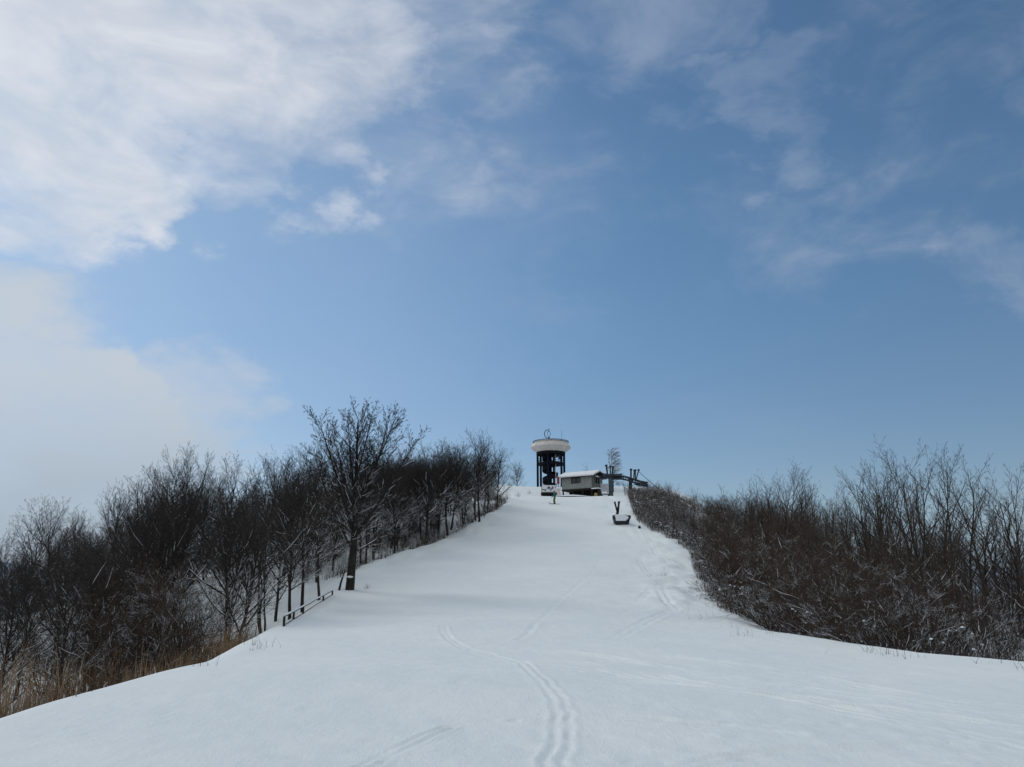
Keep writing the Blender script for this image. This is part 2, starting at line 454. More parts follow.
# distant hills, blue haze painted into their colour
def hills():
    m, k, bs = material('hazy_wooded_hills')
    pos = k.new('ShaderNodeNewGeometry').outputs['Position']
    n = k.noise(pos, 0.006, 8, 0.7)
    c = k.mix(k.smooth(n, 0.4, 0.62), (0.17, 0.22, 0.30), (0.30, 0.36, 0.44))
    k.nt.links.new(c, bs.inputs['Base Color']); bs.inputs['Roughness'].default_value = 1.0
    bs.inputs['Specular IOR Level'].default_value = 0.0
    az = np.linspace(-math.pi, math.pi, 900); V = []; rows = 14
    for j in range(rows):
        f = j / (rows - 1)
        rr = 4200 + 1500 * f
        x, y = rr * np.sin(az), rr * np.cos(az)
        top = 130 + 60 * vnoise(az * 9, az * 0, 1.0, 51) + 35 * vnoise(az * 31, az * 0, 1.0, 52) + 12 * vnoise(az * 110, az * 0, 1.0, 53)
        z = -180 + (top + 180) * math.sin(f * math.pi / 2) + 25 * vnoise(x, y, 500, 54) * f
        V.append(np.stack([x, y, z], -1))
    V = np.array(V); n = len(az); i = np.arange(rows * n).reshape(rows, n)
    Q = np.stack([i[:-1, :-1], i[:-1, 1:], i[1:, 1:], i[1:, :-1]], -1).reshape(-1, 4)
    me = quad_mesh('distant_hills', V, Q, True); me.materials.append(m)
    tag(link(bpy.data.objects.new('distant_hills', me)), kind='structure')
hills()

# ------------------------------------------------------------------ trees
def tubes_mesh(name, lines, mat, snow=None):
    """lines: list of (pts(n,3), radii(n), sides); one mesh, batched by shape"""
    buckets = {}
    for p, r, k in lines: buckets.setdefault((0, len(p), k), []).append((p, r))
    for p, r, k in (snow or []): buckets.setdefault((1, len(p), k), []).append((p, r))
    mi = []
    VV, QQ, base = [], [], 0
    for (sn_, n, k), L in buckets.items():
        Pn = np.array([a for a, b in L], float); Rn = np.array([b for a, b in L], float)
        T = np.empty_like(Pn)
        T[:, 1:-1] = Pn[:, 2:] - Pn[:, :-2]; T[:, 0] = Pn[:, 1] - Pn[:, 0]; T[:, -1] = Pn[:, -1] - Pn[:, -2]
        T /= np.linalg.norm(T, axis=-1, keepdims=True) + 1e-9
        mz = np.abs(T.mean(1)[:, 2])
        ref = np.where((mz > 0.8)[:, None], np.array([[1., 0, 0]]), np.array([[0, 0, 1.]]))[:, None, :]
        A = np.cross(T, np.broadcast_to(ref, T.shape)); A /= np.linalg.norm(A, axis=-1, keepdims=True) + 1e-9
        B = np.cross(A, T)
        w = 2 * np.pi * np.arange(k) / k + math.pi / 2
        V = Pn[:, :, None] + Rn[:, :, None, None] * (A[:, :, None] * np.cos(w)[:, None] + B[:, :, None] * np.sin(w)[:, None])
        m = len(L)
        I = base + np.arange(m * n * k).reshape(m, n, k)
        J = np.roll(I, -1, axis=2)
        QQ.append(np.stack([I[:, :-1], J[:, :-1], J[:, 1:], I[:, 1:]], -1).reshape(-1, 4))
        VV.append(V.reshape(-1, 3)); base += m * n * k
        mi.append(np.full(len(QQ[-1]), sn_, dtype=np.int32))
    me = quad_mesh(name, np.concatenate(VV), np.concatenate(QQ), True)
    me.materials.append(mat)
    if snow:
        me.materials.append(M['snow'])
        me.polygons.foreach_set('material_index', np.concatenate(mi))
    return me

def unit(v):
    return v / (math.sqrt(v[0] ** 2 + v[1] ** 2 + v[2] ** 2) + 1e-9)

class Tree:
    def __init__(s, seed, levels, up=0.1, wig=0.12, rmin=0.006, lean=(0, 0), flag=None, snow_top=6.0, snow_p=0.5):
        s.r = random.Random(seed); s.levels = levels; s.up = up; s.wig = wig; s.rmin = rmin
        s.lines = []; s.snow = []; s.flag = flag; s.snow_top = snow_top; s.snow_p = snow_p; s.snow_r = 0.010; s.snow_lv = 1
    def grow(s, p, d, L, r, lv, up=None):
        cfg = s.levels[lv]; R_ = s.r
        n = cfg['n']; seg = L / n
        pts = [p]; rad = [r]; dirs = [d]
        q = p; dd = d
        for i in range(n):
            w = s.wig * cfg.get('wig', 1) * (0.5 if lv >= 3 else 1)
            dd = unit(dd + np.array([R_.gauss(0, w), R_.gauss(0, w), R_.gauss(0, w * 0.6) + cfg.get('up', s.up)]))
            if s.flag is not None and lv > 0: dd = unit(dd + np.array(s.flag) * 0.25)
            q = q + dd * seg
            pts.append(q); dirs.append(dd)
            t = (i + 1) / n
            rad.append(max(s.rmin, r * (1 - t * cfg.get('tap', 0.8))))
        k = 8 if r > 0.09 else 5 if r > 0.025 else 3
        s.lines.append((np.array(pts), np.array(rad), k, lv))
        if lv >= s.snow_lv and r > s.snow_r and abs(d[2]) < 0.9 and p[2] < s.snow_top and R_.random() < s.snow_p:
            a = R_.randint(0, max(0, n - 3))
            b = min(n + 1, a + R_.randint(3, n + 1))
            if b - a >= 3:
                if lv == 1: b = min(b, a + 4)
                pp = np.array(pts[a:b]); rr = np.array(rad[a:b]) * 0.8 + 0.0045
                rr[0] *= .4; rr[-1] *= .4
                pp = pp + np.array([0, 0, 1]) * (np.array(rad[a:b])[:, None] * 0.6 + 0.008)
                s.snow.append((pp, rr, 4))
        if lv + 1 >= len(s.levels): return
        c = s.levels[lv + 1]
        m = max(1, int(round(c['count'] * R_.uniform(0.8, 1.2) * (min(1.6, L / cfg.get('ref', L)) if 'ref' in cfg else 1))))
        az0 = R_.uniform(0, 6.28)
        for j in range(m):
            t = c['t0'] + (1 - c['t0']) * ((j + R_.uniform(0.1, 0.9)) / m)
            f = t * n; i = min(n - 1, int(f)); u = f - i
            bp = pts[i] * (1 - u) + pts[i + 1] * u
            bd = dirs[i + 1]; br = rad[i] * (1 - u) + rad[i + 1] * u
            ax = unit(np.cross(bd, np.array([0.13, 0.31, 1.0]) if abs(bd[2]) < 0.9 else np.array([1.0, 0.2, 0])))
            bx = np.cross(bd, ax)
            az = az0 + j * 2.4 + R_.gauss(0, 0.35)
            if c.get('flat'): az = (0 if j % 2 else math.pi) + R_.gauss(0, 0.5)
            th = R(R_.gauss(c['ang'] * (1 - c.get('angt', 0.35) * t), 7))
            nd = unit(bd * math.cos(th) + (ax * math.cos(az) + bx * math.sin(az)) * math.sin(th))
            env = c['env'](t) if 'env' in c else (1 - 0.45 * t)
            cl = L * c['len'] * env * (R_.uniform(0.85, 1.1) if lv == 0 else R_.uniform(0.75, 1.2))
            cr = min(br * 0.85, max(s.rmin, cl * c.get('rr', 0.014)))
            s.grow(bp, nd, cl, cr, lv + 1)
    def meshes(s, name, tmat, cmat, split=1):
        tr = [(a, b, k) for a, b, k, lv in s.lines if lv <= split]
        cr = [(a, b, k) for a, b, k, lv in s.lines if lv > split]
        out = [('trunk', tubes_mesh('trunk', tr, tmat)), None]
        out[1] = ('crown', tubes_mesh('crown', cr, cmat, s.snow))
        return out

def zmax(ms): 
    t = 0
    for n_, me in ms:
        a = np.empty(len(me.vertices) * 3, dtype=np.float32); me.vertices.foreach_get('co', a); t = max(t, a[2::3].max())
    return float(t)

Z0 = np.array([0., 0., -0.6])
def beech(seed, low=0.25, spread=0.40, dens=1.0, snow_p=0.9, lean=0.05):
    r = random.Random(seed)
    env = lambda t: 0.55 + 0.65 * math.sin(math.pi * min(1, (t - low) / (1 - low) * 0.8 + 0.12)) * (1 - 0.25 * t)
    lv = [dict(n=9, up=0.03, wig=0.5, tap=0.88),
          dict(n=7, count=19 * dens, t0=low, ang=62, angt=0.5, len=spread, rr=0.017, up=0.075, env=env, tap=0.8),
          dict(n=5, count=12, t0=0.10, ang=44, len=0.42, rr=0.013, up=0.06, tap=0.75, ref=3.6),
          dict(n=3, count=10, t0=0.08, ang=38, len=0.45, rr=0.010, up=0.05, tap=0.6),
          dict(n=2, count=4, t0=0.1, ang=34, len=0.70, rr=0.007, up=0.05, tap=0.5)]
    t = Tree(seed, lv, wig=0.11, rmin=0.0060, snow_top=6.6, snow_p=snow_p)
    t.snow_r = 0.0072
    t.grow(Z0.copy(), unit(np.array([r.gauss(0, lean), r.gauss(0, lean), 1])), 10.2, 0.17, 0)
    return t.meshes('beech', M['bark'], M['twig'])
_b = 0
def slender(seed, stems=3):
    r = random.Random(seed)
    lv = [dict(n=9, up=0.05, wig=0.55, tap=0.9),
          dict(n=6, count=11, t0=0.28, ang=42, angt=0.3, len=0.34, rr=0.013, up=0.09, tap=0.8),
          dict(n=4, count=7, t0=0.2, ang=38, len=0.42, rr=0.010, up=0.07, tap=0.7, ref=3.0),
          dict(n=3, count=5, t0=0.1, ang=34, len=0.5, rr=0.008, up=0.06, tap=0.6),
          dict(n=2, count=4, t0=0.1, ang=32, len=0.55, rr=0.007, up=0.05, tap=0.5)]
    t = Tree(seed, lv, wig=0.15, rmin=0.0055, snow_top=4.0, snow_p=0.28)
    a0 = r.uniform(0, 6.28)
    for i in range(stems):
        a = a0 + i * 2.3; l = r.uniform(0.10, 0.30) if i else 0.05
        t.grow(Z0 + np.array([math.cos(a), math.sin(a), 0]) * 0.12 * i, unit(np.array([math.cos(a) * l, math.sin(a) * l, 1])), 10.2 * r.uniform(0.72, 1.0) if i else 10.2, 0.10 if i else 0.12, 0)
    return t.meshes('slender', M['rbark'], M['rtwig'], 0)
def vase(seed, low=0.15, spread=0.5):
    lv = [dict(n=9, up=0.04, wig=0.5, tap=0.9),
          dict(n=7, count=13, t0=low, ang=42, angt=0.35, len=spread, rr=0.013, up=0.05, env=lambda t: 1.05 - 0.55 * t, tap=0.82),
          dict(n=5, count=9, t0=0.2, ang=34, len=0.42, rr=0.010, up=0.05, tap=0.75, ref=4.0),
          dict(n=3, count=9, t0=0.08, ang=34, len=0.46, rr=0.008, up=0.04, tap=0.6),
          dict(n=2, count=3, t0=0.1, ang=32, len=0.70, rr=0.006, up=0.04, tap=0.5)]
    t = Tree(seed, lv, wig=0.10, rmin=0.0048, snow_top=3.6, snow_p=0.5)
    t.grow(Z0.copy(), unit(np.array([0.02, 0.03, 1])), 10.2, 0.13, 0)
    return t.meshes('vase', M['rbark'], M['rtwig'], 0)
def shrub(seed, stems=11, h=3.0):
    r = random.Random(seed)
    lv = [dict(n=5, up=0.02, wig=0.8, tap=0.8),
          dict(n=4, count=8, t0=0.15, ang=36, len=0.42, rr=0.010, up=0.05, tap=0.7),
          dict(n=3, count=5, t0=0.1, ang=36, len=0.5, rr=0.008, up=0.04, tap=0.6)]
    if h > 3.5: lv.append(dict(n=2, count=3, t0=0.1, ang=34, len=0.6, rr=0.007, up=0.04, tap=0.5)); lv[1]['count'] = 12
    t = Tree(seed, lv, wig=0.2, rmin=0.0055, snow_top=9, snow_p=0.35)
    t.snow_r = 0.0065 if h < 3.5 else 0.009
    for i in range(stems):
        a = r.uniform(0, 6.28); l = r.uniform(0.05, 0.75)
        t.grow(np.array([math.cos(a) * 0.3 * l, math.sin(a) * 0.3 * l, -0.2]), unit(np.array([math.cos(a) * l, math.sin(a) * l, 1])), h * r.uniform(0.6, 1.1), 0.022, 0)
    tr = [(a, b, k) for a, b, k, lv_ in t.lines]
    return [('branches', tubes_mesh('branches', tr, M['shrub'] if h < 3.5 else M['thick'], t.snow))]

PROTO = {}
for i in range(6): PROTO['beech%d' % i] = beech(100 + i, low=[.22, .3, .18, .35, .26, .3][i], spread=[.48, .42, .52, .44, .54, .46][i], dens=[1, .9, 1.1, .9, 1, 1][i])
for i in range(5): PROTO['vase%d' % i] = vase(500 + i, [.15, .22, .12, .28, .18][i], [.5, .44, .55, .48, .52][i])
for i in range(5): PROTO['slender%d' % i] = slender(200 + i, stems=[1, 2, 3, 2, 4][i])
for i in range(5): PROTO['shrub%d' % i] = shrub(300 + i, stems=[11, 14, 9, 12, 16][i])
for i in range(4): PROTO['thicket%d' % i] = shrub(400 + i, stems=[18, 22, 15, 20][i], h=4.6)
HT = {k: zmax(v) for k, v in PROTO.items()}

def place(kind, x, y, height, name, label, cat, group=None, rz=None, sx=1.0, r=random):
    z = G(x, y)
    s = height / HT[kind]
    e = empty(name, (x, y, z - 0.05), r.uniform(0, 6.28) if rz is None else rz)
    e.scale = (s * sx, s * sx, s)
    tag(e, label, cat, group)
    for pn, me in PROTO[kind]:
        link(bpy.data.objects.new(pn, me), e)
    return e

def height_for(x, y, py):
    """height of a tree at x, y whose top stands where the line of sight at row py passes"""
    r = ray(512, py)
    return EYE[2] + y * r[2] / r[1] - G(x, y)

rr = random.Random(11)
SKL = [(-80, 540), (0, 528), (30, 510), (60, 496), (90, 508), (105, 497), (120, 480), (150, 466), (175, 452), (200, 447), (215, 462), (235, 456), (270, 443), (290, 448), (310, 436), (330, 442), (350, 445), (400, 445), (430, 438), (450, 440), (480, 434), (495, 447), (505, 470)]
SKR = [(630, 492), (650, 488), (670, 485), (700, 492), (725, 498), (745, 487), (775, 472), (800, 480), (830, 488), (850, 470), (880, 452), (915, 441), (935, 455), (955, 458), (970, 463), (985, 478), (1000, 465), (1023, 485), (1100, 480)]
def sky_l(px): return np.interp(px, [a for a, b in SKL], [b for a, b in SKL])
def sky_r(px): return np.interp(px, [a for a, b in SKR], [b for a, b in SKR])

# trees whose crowns make the skyline of the left wood
sl = [(-25, 46, 520), (12, 44, 522), (38, 50, 503), (62, 46, 492), (92, 55, 503), (122, 50, 478), (150, 60, 463), (177, 54, 449), (203, 62, 442), (236, 57, 453), (268, 66, 441), (292, 60, 445), (316, 62, 431), (338, 70, 440), (398, 70, 441), (428, 76, 435), (452, 84, 432), (480, 86, 426), (497, 96, 441)]
word = ['first', 'second', 'third', 'fourth', 'fifth', 'sixth', 'seventh', 'eighth', 'ninth', 'tenth', 'eleventh', 'twelfth', 'thirteenth', 'fourteenth', 'fifteenth', 'sixteenth', 'seventeenth', 'eighteenth', 'nineteenth', 'twentieth']
GL = 'bare snowy trees of the wood left of the run'
GRT = 'bare trees of the wood right of the run'
placed = []
kk = 0
for i, (px, Y, py) in enumerate(sl):
    x = at(px, py, Y)[0]
    hh = height_for(x, Y, py)
    if px < 0: lab = 'bare grey tree of the left wood cut off by the photo\'s left edge'
    else:
        if px < 345: lab = 'bare tree topping the left wood\'s skyline, %s from the photo\'s left edge' % word[kk]; kk += 1
        else: lab = 'dark bare skyline tree before the tower, %s right of the tallest tree' % {398: 'first', 428: 'second', 452: 'third', 480: 'fourth', 497: 'fifth'}[px]
    place('beech%d' % (i % 6), x, Y, hh, 'bare_tree', lab, 'tree', GL, rr.uniform(0, 6.28), r=rr)
    placed.append((x, Y))
# inner trees of the left wood
n = 0; tries = 0
while n < 92 and tries < 9000:
    tries += 1
    Y = rr.uniform(20, 112) if rr.random() < .5 else rr.uniform(26, 70)
    d = rr.uniform(1.0, 26) if Y < 70 else rr.uniform(0.6, 16)
    x = float(EL(Y)) - d
    g = G(x, Y); px, pyb = project((x, Y, g))
    if px < -60 or px > 500: continue
    if Y < 52 and d < 2.5: continue
    if 38 < Y < 56 and abs(px - 350) < 22: continue
    if 225 < px < 345 and 28 < Y < 44: continue      # the open gully floor behind the fence
    if any((x - a) ** 2 + (Y - b) ** 2 < 2.0 for a, b in placed): continue
    top = sky_l(px) + abs(rr.gauss(0, 14)) + 14
    hh = height_for(x, Y, top)
    if hh < 3.0: continue
    hh = min(hh, 12.5)
    k_ = 'beech%d' % rr.randrange(6)
    place(k_, x, Y, hh, 'bare_tree', 'dark bare snow-dusted tree crowded inside the left wood, below its skyline', 'tree', GL, r=rr, sx=rr.uniform(0.85, 1.15))
    placed.append((x, Y)); n += 1
print('left inner', n)
n = 0; tries = 0
while n < 48 and tries < 4000:
    tries += 1
    Y = rr.uniform(58, 100); d = rr.uniform(0.8, 11)
    x = float(EL(Y)) - d; px, _ = project((x, Y, G(x, Y)))
    if not 365 < px < 496: continue
    if any((x - a) ** 2 + (Y - b) ** 2 < 2.2 for a, b in placed): continue
    hh = height_for(x, Y, sky_l(px) + rr.uniform(3, 26))
    place('beech%d' % rr.randrange(6), x, Y, min(hh, 12), 'bare_tree', 'dark bare tree massed with others between the tallest tree and the tower', 'tree', GL, r=rr, sx=rr.uniform(0.9, 1.25))
    placed.append((x, Y)); n += 1
# trunks standing at the gully behind the fence
for (px, py, top, kind, lab) in ((303, 616, 455, 'beech3', 'straight dark trunk just behind the fence\'s middle'),
                                 (319, 607, 470, 'beech1', 'leaning dark trunk rising behind the upper end of the fence'),
                                 (291, 612, 470, 'beech5', 'thin brown trunk behind the lower end of the fence'),
                                 (262, 640, 505, 'slender2', 'crooked thin tree in the open gully, its stems forking at the snow'),
                                 (232, 642, 480, 'beech4', 'snow-lined tree with crooked trunk above the last dry grass')):
    g = ground_hit(px, py)
    Y = max(g[1], 30.5) if py > 600 else g[1]
    Yc = {303: 41, 319: 44, 291: 40, 262: 36, 232: 35}[px]
    x = (px - 512) / F * (Yc * math.cos(PITCH)) / 1.0
    x = at(px, py, Yc)[0]
    place(kind, x, Yc, height_for(x, Yc, top), 'bare_tree', lab, 'tree', GL, rr.uniform(0, 6.28), r=rr)

# right wood: skyline trees
sr = [(652, 106, 487, 'vase1'), (668, 98, 483, 'vase3'), (690, 78, 488, 'vase0'), (722, 68, 496, 'vase1'), (748, 58, 485, 'vase2'), (776, 50, 468, 'vase4'), (800, 52, 477, 'vase2'), (830, 47, 487, 'vase3'),
      (856, 40, 462, 'vase0'), (884, 37, 450, 'vase2'), (913, 34, 437, 'vase4'), (938, 33, 447, 'vase1'), (962, 36, 458, 'vase3'), (985, 40, 476, 'vase2'), (1004, 33, 459, 'vase1'), (1034, 35, 475, 'vase4')]
for i, (px, Y, py, kd) in enumerate(sr):
    x = at(px, py, Y)[0]
    if px < 840: lab = 'small bare tree on the right wood\'s skyline, %s right of the lift' % word[i]
    elif px < 1024: lab = 'tall open bare tree, %s in the row of tall trees at far right' % word[i - 8]
    else: lab = 'tall bare tree cut off by the photo\'s right edge'
    place(kd, x, Y, height_for(x, Y, py - (9 if 730 < px < 850 else 4)), 'bare_tree', lab, 'tree', GRT, rr.uniform(0, 6.28), r=rr)
    placed.append((x, Y))
n = 0; tries = 0
while n < 150 and tries < 9000:
    tries += 1
    Y = rr.uniform(24, 105)
    d = rr.uniform(1.5, 22)
    x = float(ER(Y)) + d
    g = G(x, Y); px, pyb = project((x, Y, g))
    if px < 648 or px > 1060: continue
    if any((x - a) ** 2 + (Y - b) ** 2 < 1.5 for a, b in placed): continue
    sk = sky_r(px)
    low = np.interp(px, [640, 700, 780, 850, 900, 960, 1030], [500, 507, 500, 512, 530, 550, 560])
    top = low + rr.gauss(4, 14) if rr.random() < 0.55 else rr.uniform(sk + 10, low)
    top = max(top, sk + 8)
    hh = height_for(x, Y, top)
    if hh < 1.6: continue
    kd = ('slender%d' if rr.random() < .55 else 'vase%d') % rr.randrange(5)
    place(kd, x, Y, min(hh, 11), 'bare_tree', 'thin brown bare tree crowded inside the right wood, below its skyline', 'tree', GRT, r=rr, sx=rr.uniform(0.9, 1.3))
    placed.append((x, Y)); n += 1
for px, Y, py in ((742, 60, 487), (762, 54, 476), (782, 53, 470), (792, 49, 476), (815, 50, 484), (672, 92, 489), (706, 74, 496), (868, 42, 458), (900, 38, 446), (924, 36, 443), (950, 37, 456), (995, 37, 468)):
    x = at(px, py, Y)[0]
    place('vase%d' % rr.randrange(5), x, Y, height_for(x, Y, py - (9 if 730 < px < 850 else 4)), 'bare_tree', 'thin bare tree whose crown fills in the right wood\'s skyline between bigger ones', 'tree', GRT, r=rr, sx=rr.uniform(0.9, 1.1))
print('right inner', n)
n = 0
while n < 17:
    Y = rr.uniform(30, 46); px = rr.uniform(848, 1050)
    x = at(px, 500, Y)[0]
    if x < float(ER(Y)) + 1.5: continue
    hh = height_for(x, Y, sky_r(px) + rr.uniform(8, 60))
    place('vase%d' % rr.randrange(5), x, Y, min(hh, 13), 'bare_tree', 'tall thin bare tree woven in behind the front row at far right', 'tree', GRT, r=rr, sx=rr.uniform(1.0, 1.3))
    n += 1
# tall thickets filling the lower storey of both woods
def thickets(n0, edge, sgn, lo, hi, dlo, dhi, toprow, lab, grp, cond):
    n = 0; tries = 0; q = []
    while n < n0 and tries < 6000:
        tries += 1
        Y = rr.uniform(lo, hi); d = dlo + (dhi - dlo) * rr.random() ** 1.3
        x = float(edge(Y)) + sgn * d
        px, _ = project((x, Y, G(x, Y)))
        if px < -60 or px > 1090 or not cond(px, Y, d): continue
        if any((x - a) ** 2 + (Y - b) ** 2 < 1.8 for a, b in q): continue
        hh = min(5.0, height_for(x, Y, toprow(px) + rr.gauss(10, 17)))
        if hh < 1.2: continue
        place('thicket%d' % rr.randrange(4), x, Y, hh, 'thicket_bush', lab, 'bush', grp, r=rr, sx=rr.uniform(1.0, 1.4))
        q.append((x, Y)); n += 1
    print('thickets', n)
thickets(34, ER, 1, 24, 104, 1.8, 14, lambda px: np.interp(px, [640, 700, 780, 850, 900, 960, 1030], [494, 503, 498, 508, 525, 545, 555]), 'tall tangled brown bush filling the right wood between its trees', 'tall bushes in the right wood', lambda px, Y, d: px > 650 and (px < 870 or rr.random() < .5))
thickets(34, EL, -1, 22, 100, 3.0, 16, lambda px: sky_l(px) + 60, 'tall tangled bush filling the left wood between its trunks', 'tall bushes in the left wood', lambda px, Y, d: (px > 110 or rr.random() < .35) and not (195 < px < 350 and Y < 62))
# shrubs along the right bank
GS = 'snow-flecked shrubs along the right bank of the run'
n = 0; tries = 0; sp = []
while n < 105 and tries < 9000:
    tries += 1
    Y = rr.uniform(22, 112) if n > 45 else rr.uniform(50, 108)
    d = rr.uniform(0.4, 5.0) if n > 45 else rr.uniform(.5, 9)
    x = float(ER(Y)) + d
    if Y < 34: d += 1.5; x += 1.5
    elif Y < 80: d += 0.9; x += 0.9
    px, pyb = project((x, Y, G(x, Y)))
    if px < 630 or px > 1040: continue
    if any((x - a) ** 2 + (Y - b) ** 2 < 1.1 for a, b in sp): continue
    hh = rr.uniform(1.3, 2.6) if Y > 45 else rr.uniform(1.6, 3.2)
    if Y > 90: hh *= 0.75
    place('shrub%d' % rr.randrange(5), x, Y, hh, 'shrub', 'brown snow-flecked shrub lining the right edge of the run', 'shrub', GS, r=rr, sx=rr.uniform(1.0, 1.3))
    sp.append((x, Y)); n += 1
n = 0
while n < 55:
    Y = rr.uniform(80, 113); d = rr.uniform(0.1, 6)
    x = float(ER(Y)) + d
    place('shrub%d' % rr.randrange(5), x, Y, rr.uniform(0.9, 1.7) + 0.12 * d, 'shrub', 'brown snow-flecked shrub lining the right edge of the run', 'shrub', GS, r=rr, sx=rr.uniform(1.0, 1.4))
    n += 1
print('right shrubs', n)
n = 0
GSL = 'shrubs under the trees along the left edge of the run'
while n < 34:
    Y = rr.uniform(54, 110) if n < 28 else rr.uniform(20, 29)
    x = float(EL(Y)) - (rr.uniform(0.5, 4) if Y > 50 else rr.uniform(4, 12))
    hh = rr.uniform(0.9, 2.0)
    place('shrub%d' % rr.randrange(5), x, Y, hh, 'shrub', 'brown leafless shrub at the foot of the left wood', 'shrub', GSL, r=rr, sx=rr.uniform(0.9, 1.3))
    n += 1
# a few sprigs poking from the snow, the tower side
for (px, py, h_, lab) in ((530, 494, 0.9, 'sparse dry shrub poking from the snow left of the banner'), (519, 497, 1.0, 'faint dry shrub on the snowy shoulder below the tower'), (508, 500, 1.3, 'low bush at the top of the left tree edge'), (368, 589, 0.5, 'tiny snow-capped sprig in the open snow right of the tallest tree')):
    g = ground_hit(px, py)
    place('shrub2', g[0], g[1], h_, 'shrub', lab, 'shrub', None, 1.0, r=rr)

# the tallest tree: own mesh
def hero_meshes(seed=77):
    env = lambda t: 1.0 - 0.45 * t
    sub = [dict(n=5, count=11, t0=0.12, ang=40, len=0.42, rr=0.012, up=0.05, tap=0.75, ref=3.2),
           dict(n=4, count=11, t0=0.06, ang=36, len=0.48, rr=0.010, up=0.04, tap=0.6),
           dict(n=2, count=6, t0=0.1, ang=30, len=0.66, rr=0.007, up=0.04, tap=0.5)]
    lv = [dict(n=11, up=0.02, wig=0.3, tap=0.90), dict(n=8, count=34, t0=0.24, ang=60, angt=0.45, len=0.30, rr=0.015, up=0.05, env=lambda t: 1.25 - 0.75 * t, tap=0.8)] + sub
    t = Tree(seed, lv, wig=0.10, rmin=0.0060, snow_top=7.6, snow_p=0.8)
    t.snow_r = 0.0085
    t.grow(Z0.copy(), unit(np.array([0.05, 0.02, 1])), 11.4, 0.27, 0)
    # ascending leaders that fan out from the trunk and fill the round crown
    lead = [dict(n=9, up=0.05, wig=0.4, tap=0.88), dict(n=6, count=16, t0=0.22, ang=44, angt=0.3, len=0.34, rr=0.014, up=0.05, env=lambda t: 1.0 - 0.45 * t, tap=0.8)] + sub
    t.levels = lead
    for (z, dx, dy, L, r) in ((2.8, -0.62, 0.10, 6.3, .11), (3.1, 0.66, -0.12, 6.9, .11), (4.0, -0.30, -0.25, 7.0, .10), (4.2, 0.40, 0.22, 7.3, .10),
                              (5.2, -0.42, 0.2, 5.6, .08), (5.4, 0.5, -0.2, 5.9, .08), (3.8, 0.05, 0.55, 5.6, .09), (3.7, -0.1, -0.55, 5.2, .09), (6.0, 0.22, -0.3, 5.2, .07), (6.0, -0.12, 0.3, 5.0, .07)):
        t.grow(np.array([dx * .1, dy * .1, z]), unit(np.array([dx, dy, 1])), L, r, 0)
    return t.meshes('hero', M['bark'], M['twig'])
def hero():
    ms = hero_meshes(78)
    g = ground_hit(349, 590)
    s = height_for(g[0], g[1], 394) / zmax(ms)
    e = empty('bare_tree', (g[0], g[1], g[2] - 0.05), 0.0, s); e.scale = (s * 1.1, s * 1.1, s)
    tag(e, 'tallest bare tree, thick dark trunk standing alone at the run\'s left edge', 'tree', GL)
    for pn, me in ms: link(bpy.data.objects.new(pn, me), e)
    b = MB()
    b.tube([(-0.55, -0.25, -0.3), (-0.42, -0.22, 0.5), (-0.25, -0.15, 1.2)], [0.07, 0.06, 0.04], 7)
    b.build('stub_stem', M['bark'], e, True)
    # snow caught in the fork and on the trunk
    sn = MB()
    for (x, y, z, a, c) in ((0.05, -0.20, 0.82, 0.20, 0.07),):
        sn.lathe([(0.02, -c), (a * .7, -c * .6), (a, 0), (a * .75, c * .55), (0.03, c)], 10, (x, y, z))
    sn.build('fork_snow', M['snow'], e, True)
hero()

# small trees on the hilltop
def small_tree(px, base_py, top_py, Y, kind, lab, rz=0.0, sx=1.0):
    x = at(px, base_py, Y)[0]
    place(kind, x, Y, height_for(x, Y, top_py), 'bare_tree', lab, 'tree', None, rz, sx=sx)
small_tree(518, 482, 459, 150, 'beech0', 'small round bare tree alone on the snow left of the tower', 1.0, 1.2)
small_tree(592, 480, 459, 150, 'slender0', 'faint bare tree top showing above the hut roof', 2.0)
def wind_tree():
    lv = [dict(n=8, up=0.02, wig=0.3, tap=0.75),
          dict(n=5, count=46, t0=0.22, ang=68, angt=0.1, len=0.34, rr=0.013, up=0.0, env=lambda t: 0.75 - 0.2 * t, tap=0.7),
          dict(n=4, count=11, t0=0.10, ang=38, len=0.45, rr=0.013, up=0.0, tap=0.7),
          dict(n=3, count=6, t0=0.1, ang=34, len=0.5, rr=0.012, up=0.0, tap=0.6)]
    t = Tree(91, lv, wig=0.14, rmin=0.011, flag=(1.0, 0, 0.02), snow_top=30, snow_p=0.5)
    t.grow(Z0.copy(), unit(np.array([0.02, 0, 1])), 9.0, 0.11, 0)
    ms = t.meshes('wind', M['rbark'], M['snowy_twig'], 0)
    Y = 128.0; x = at(613, 485, Y)[0]
    e = empty('bare_tree', (x, Y, G(x, Y) - 0.1), 0.0, height_for(x, Y, 446) / zmax(ms))
    tag(e, 'rime-frosted tree behind the lift station, its branches swept to the right', 'tree')
    for pn, me in ms: link(bpy.data.objects.new(pn, me), e)
wind_tree()
n = 0
while n < 34:
    Y = rr.uniform(113, 130); px = rr.uniform(622, 668)
    x = at(px, 490, Y)[0]
    hh = height_for(x, Y, rr.uniform(478, 492))
    if hh < 0.6: hh = 1.0
    place(rr.choice(['slender1', 'slender3', 'shrub1', 'shrub3']), x, Y, min(hh, 5), 'bush', 'thin bare bush on the crest below the lift arms', 'bush', 'thin bushes on the crest below the lift arms', r=rr, sx=1.4)
    n += 1

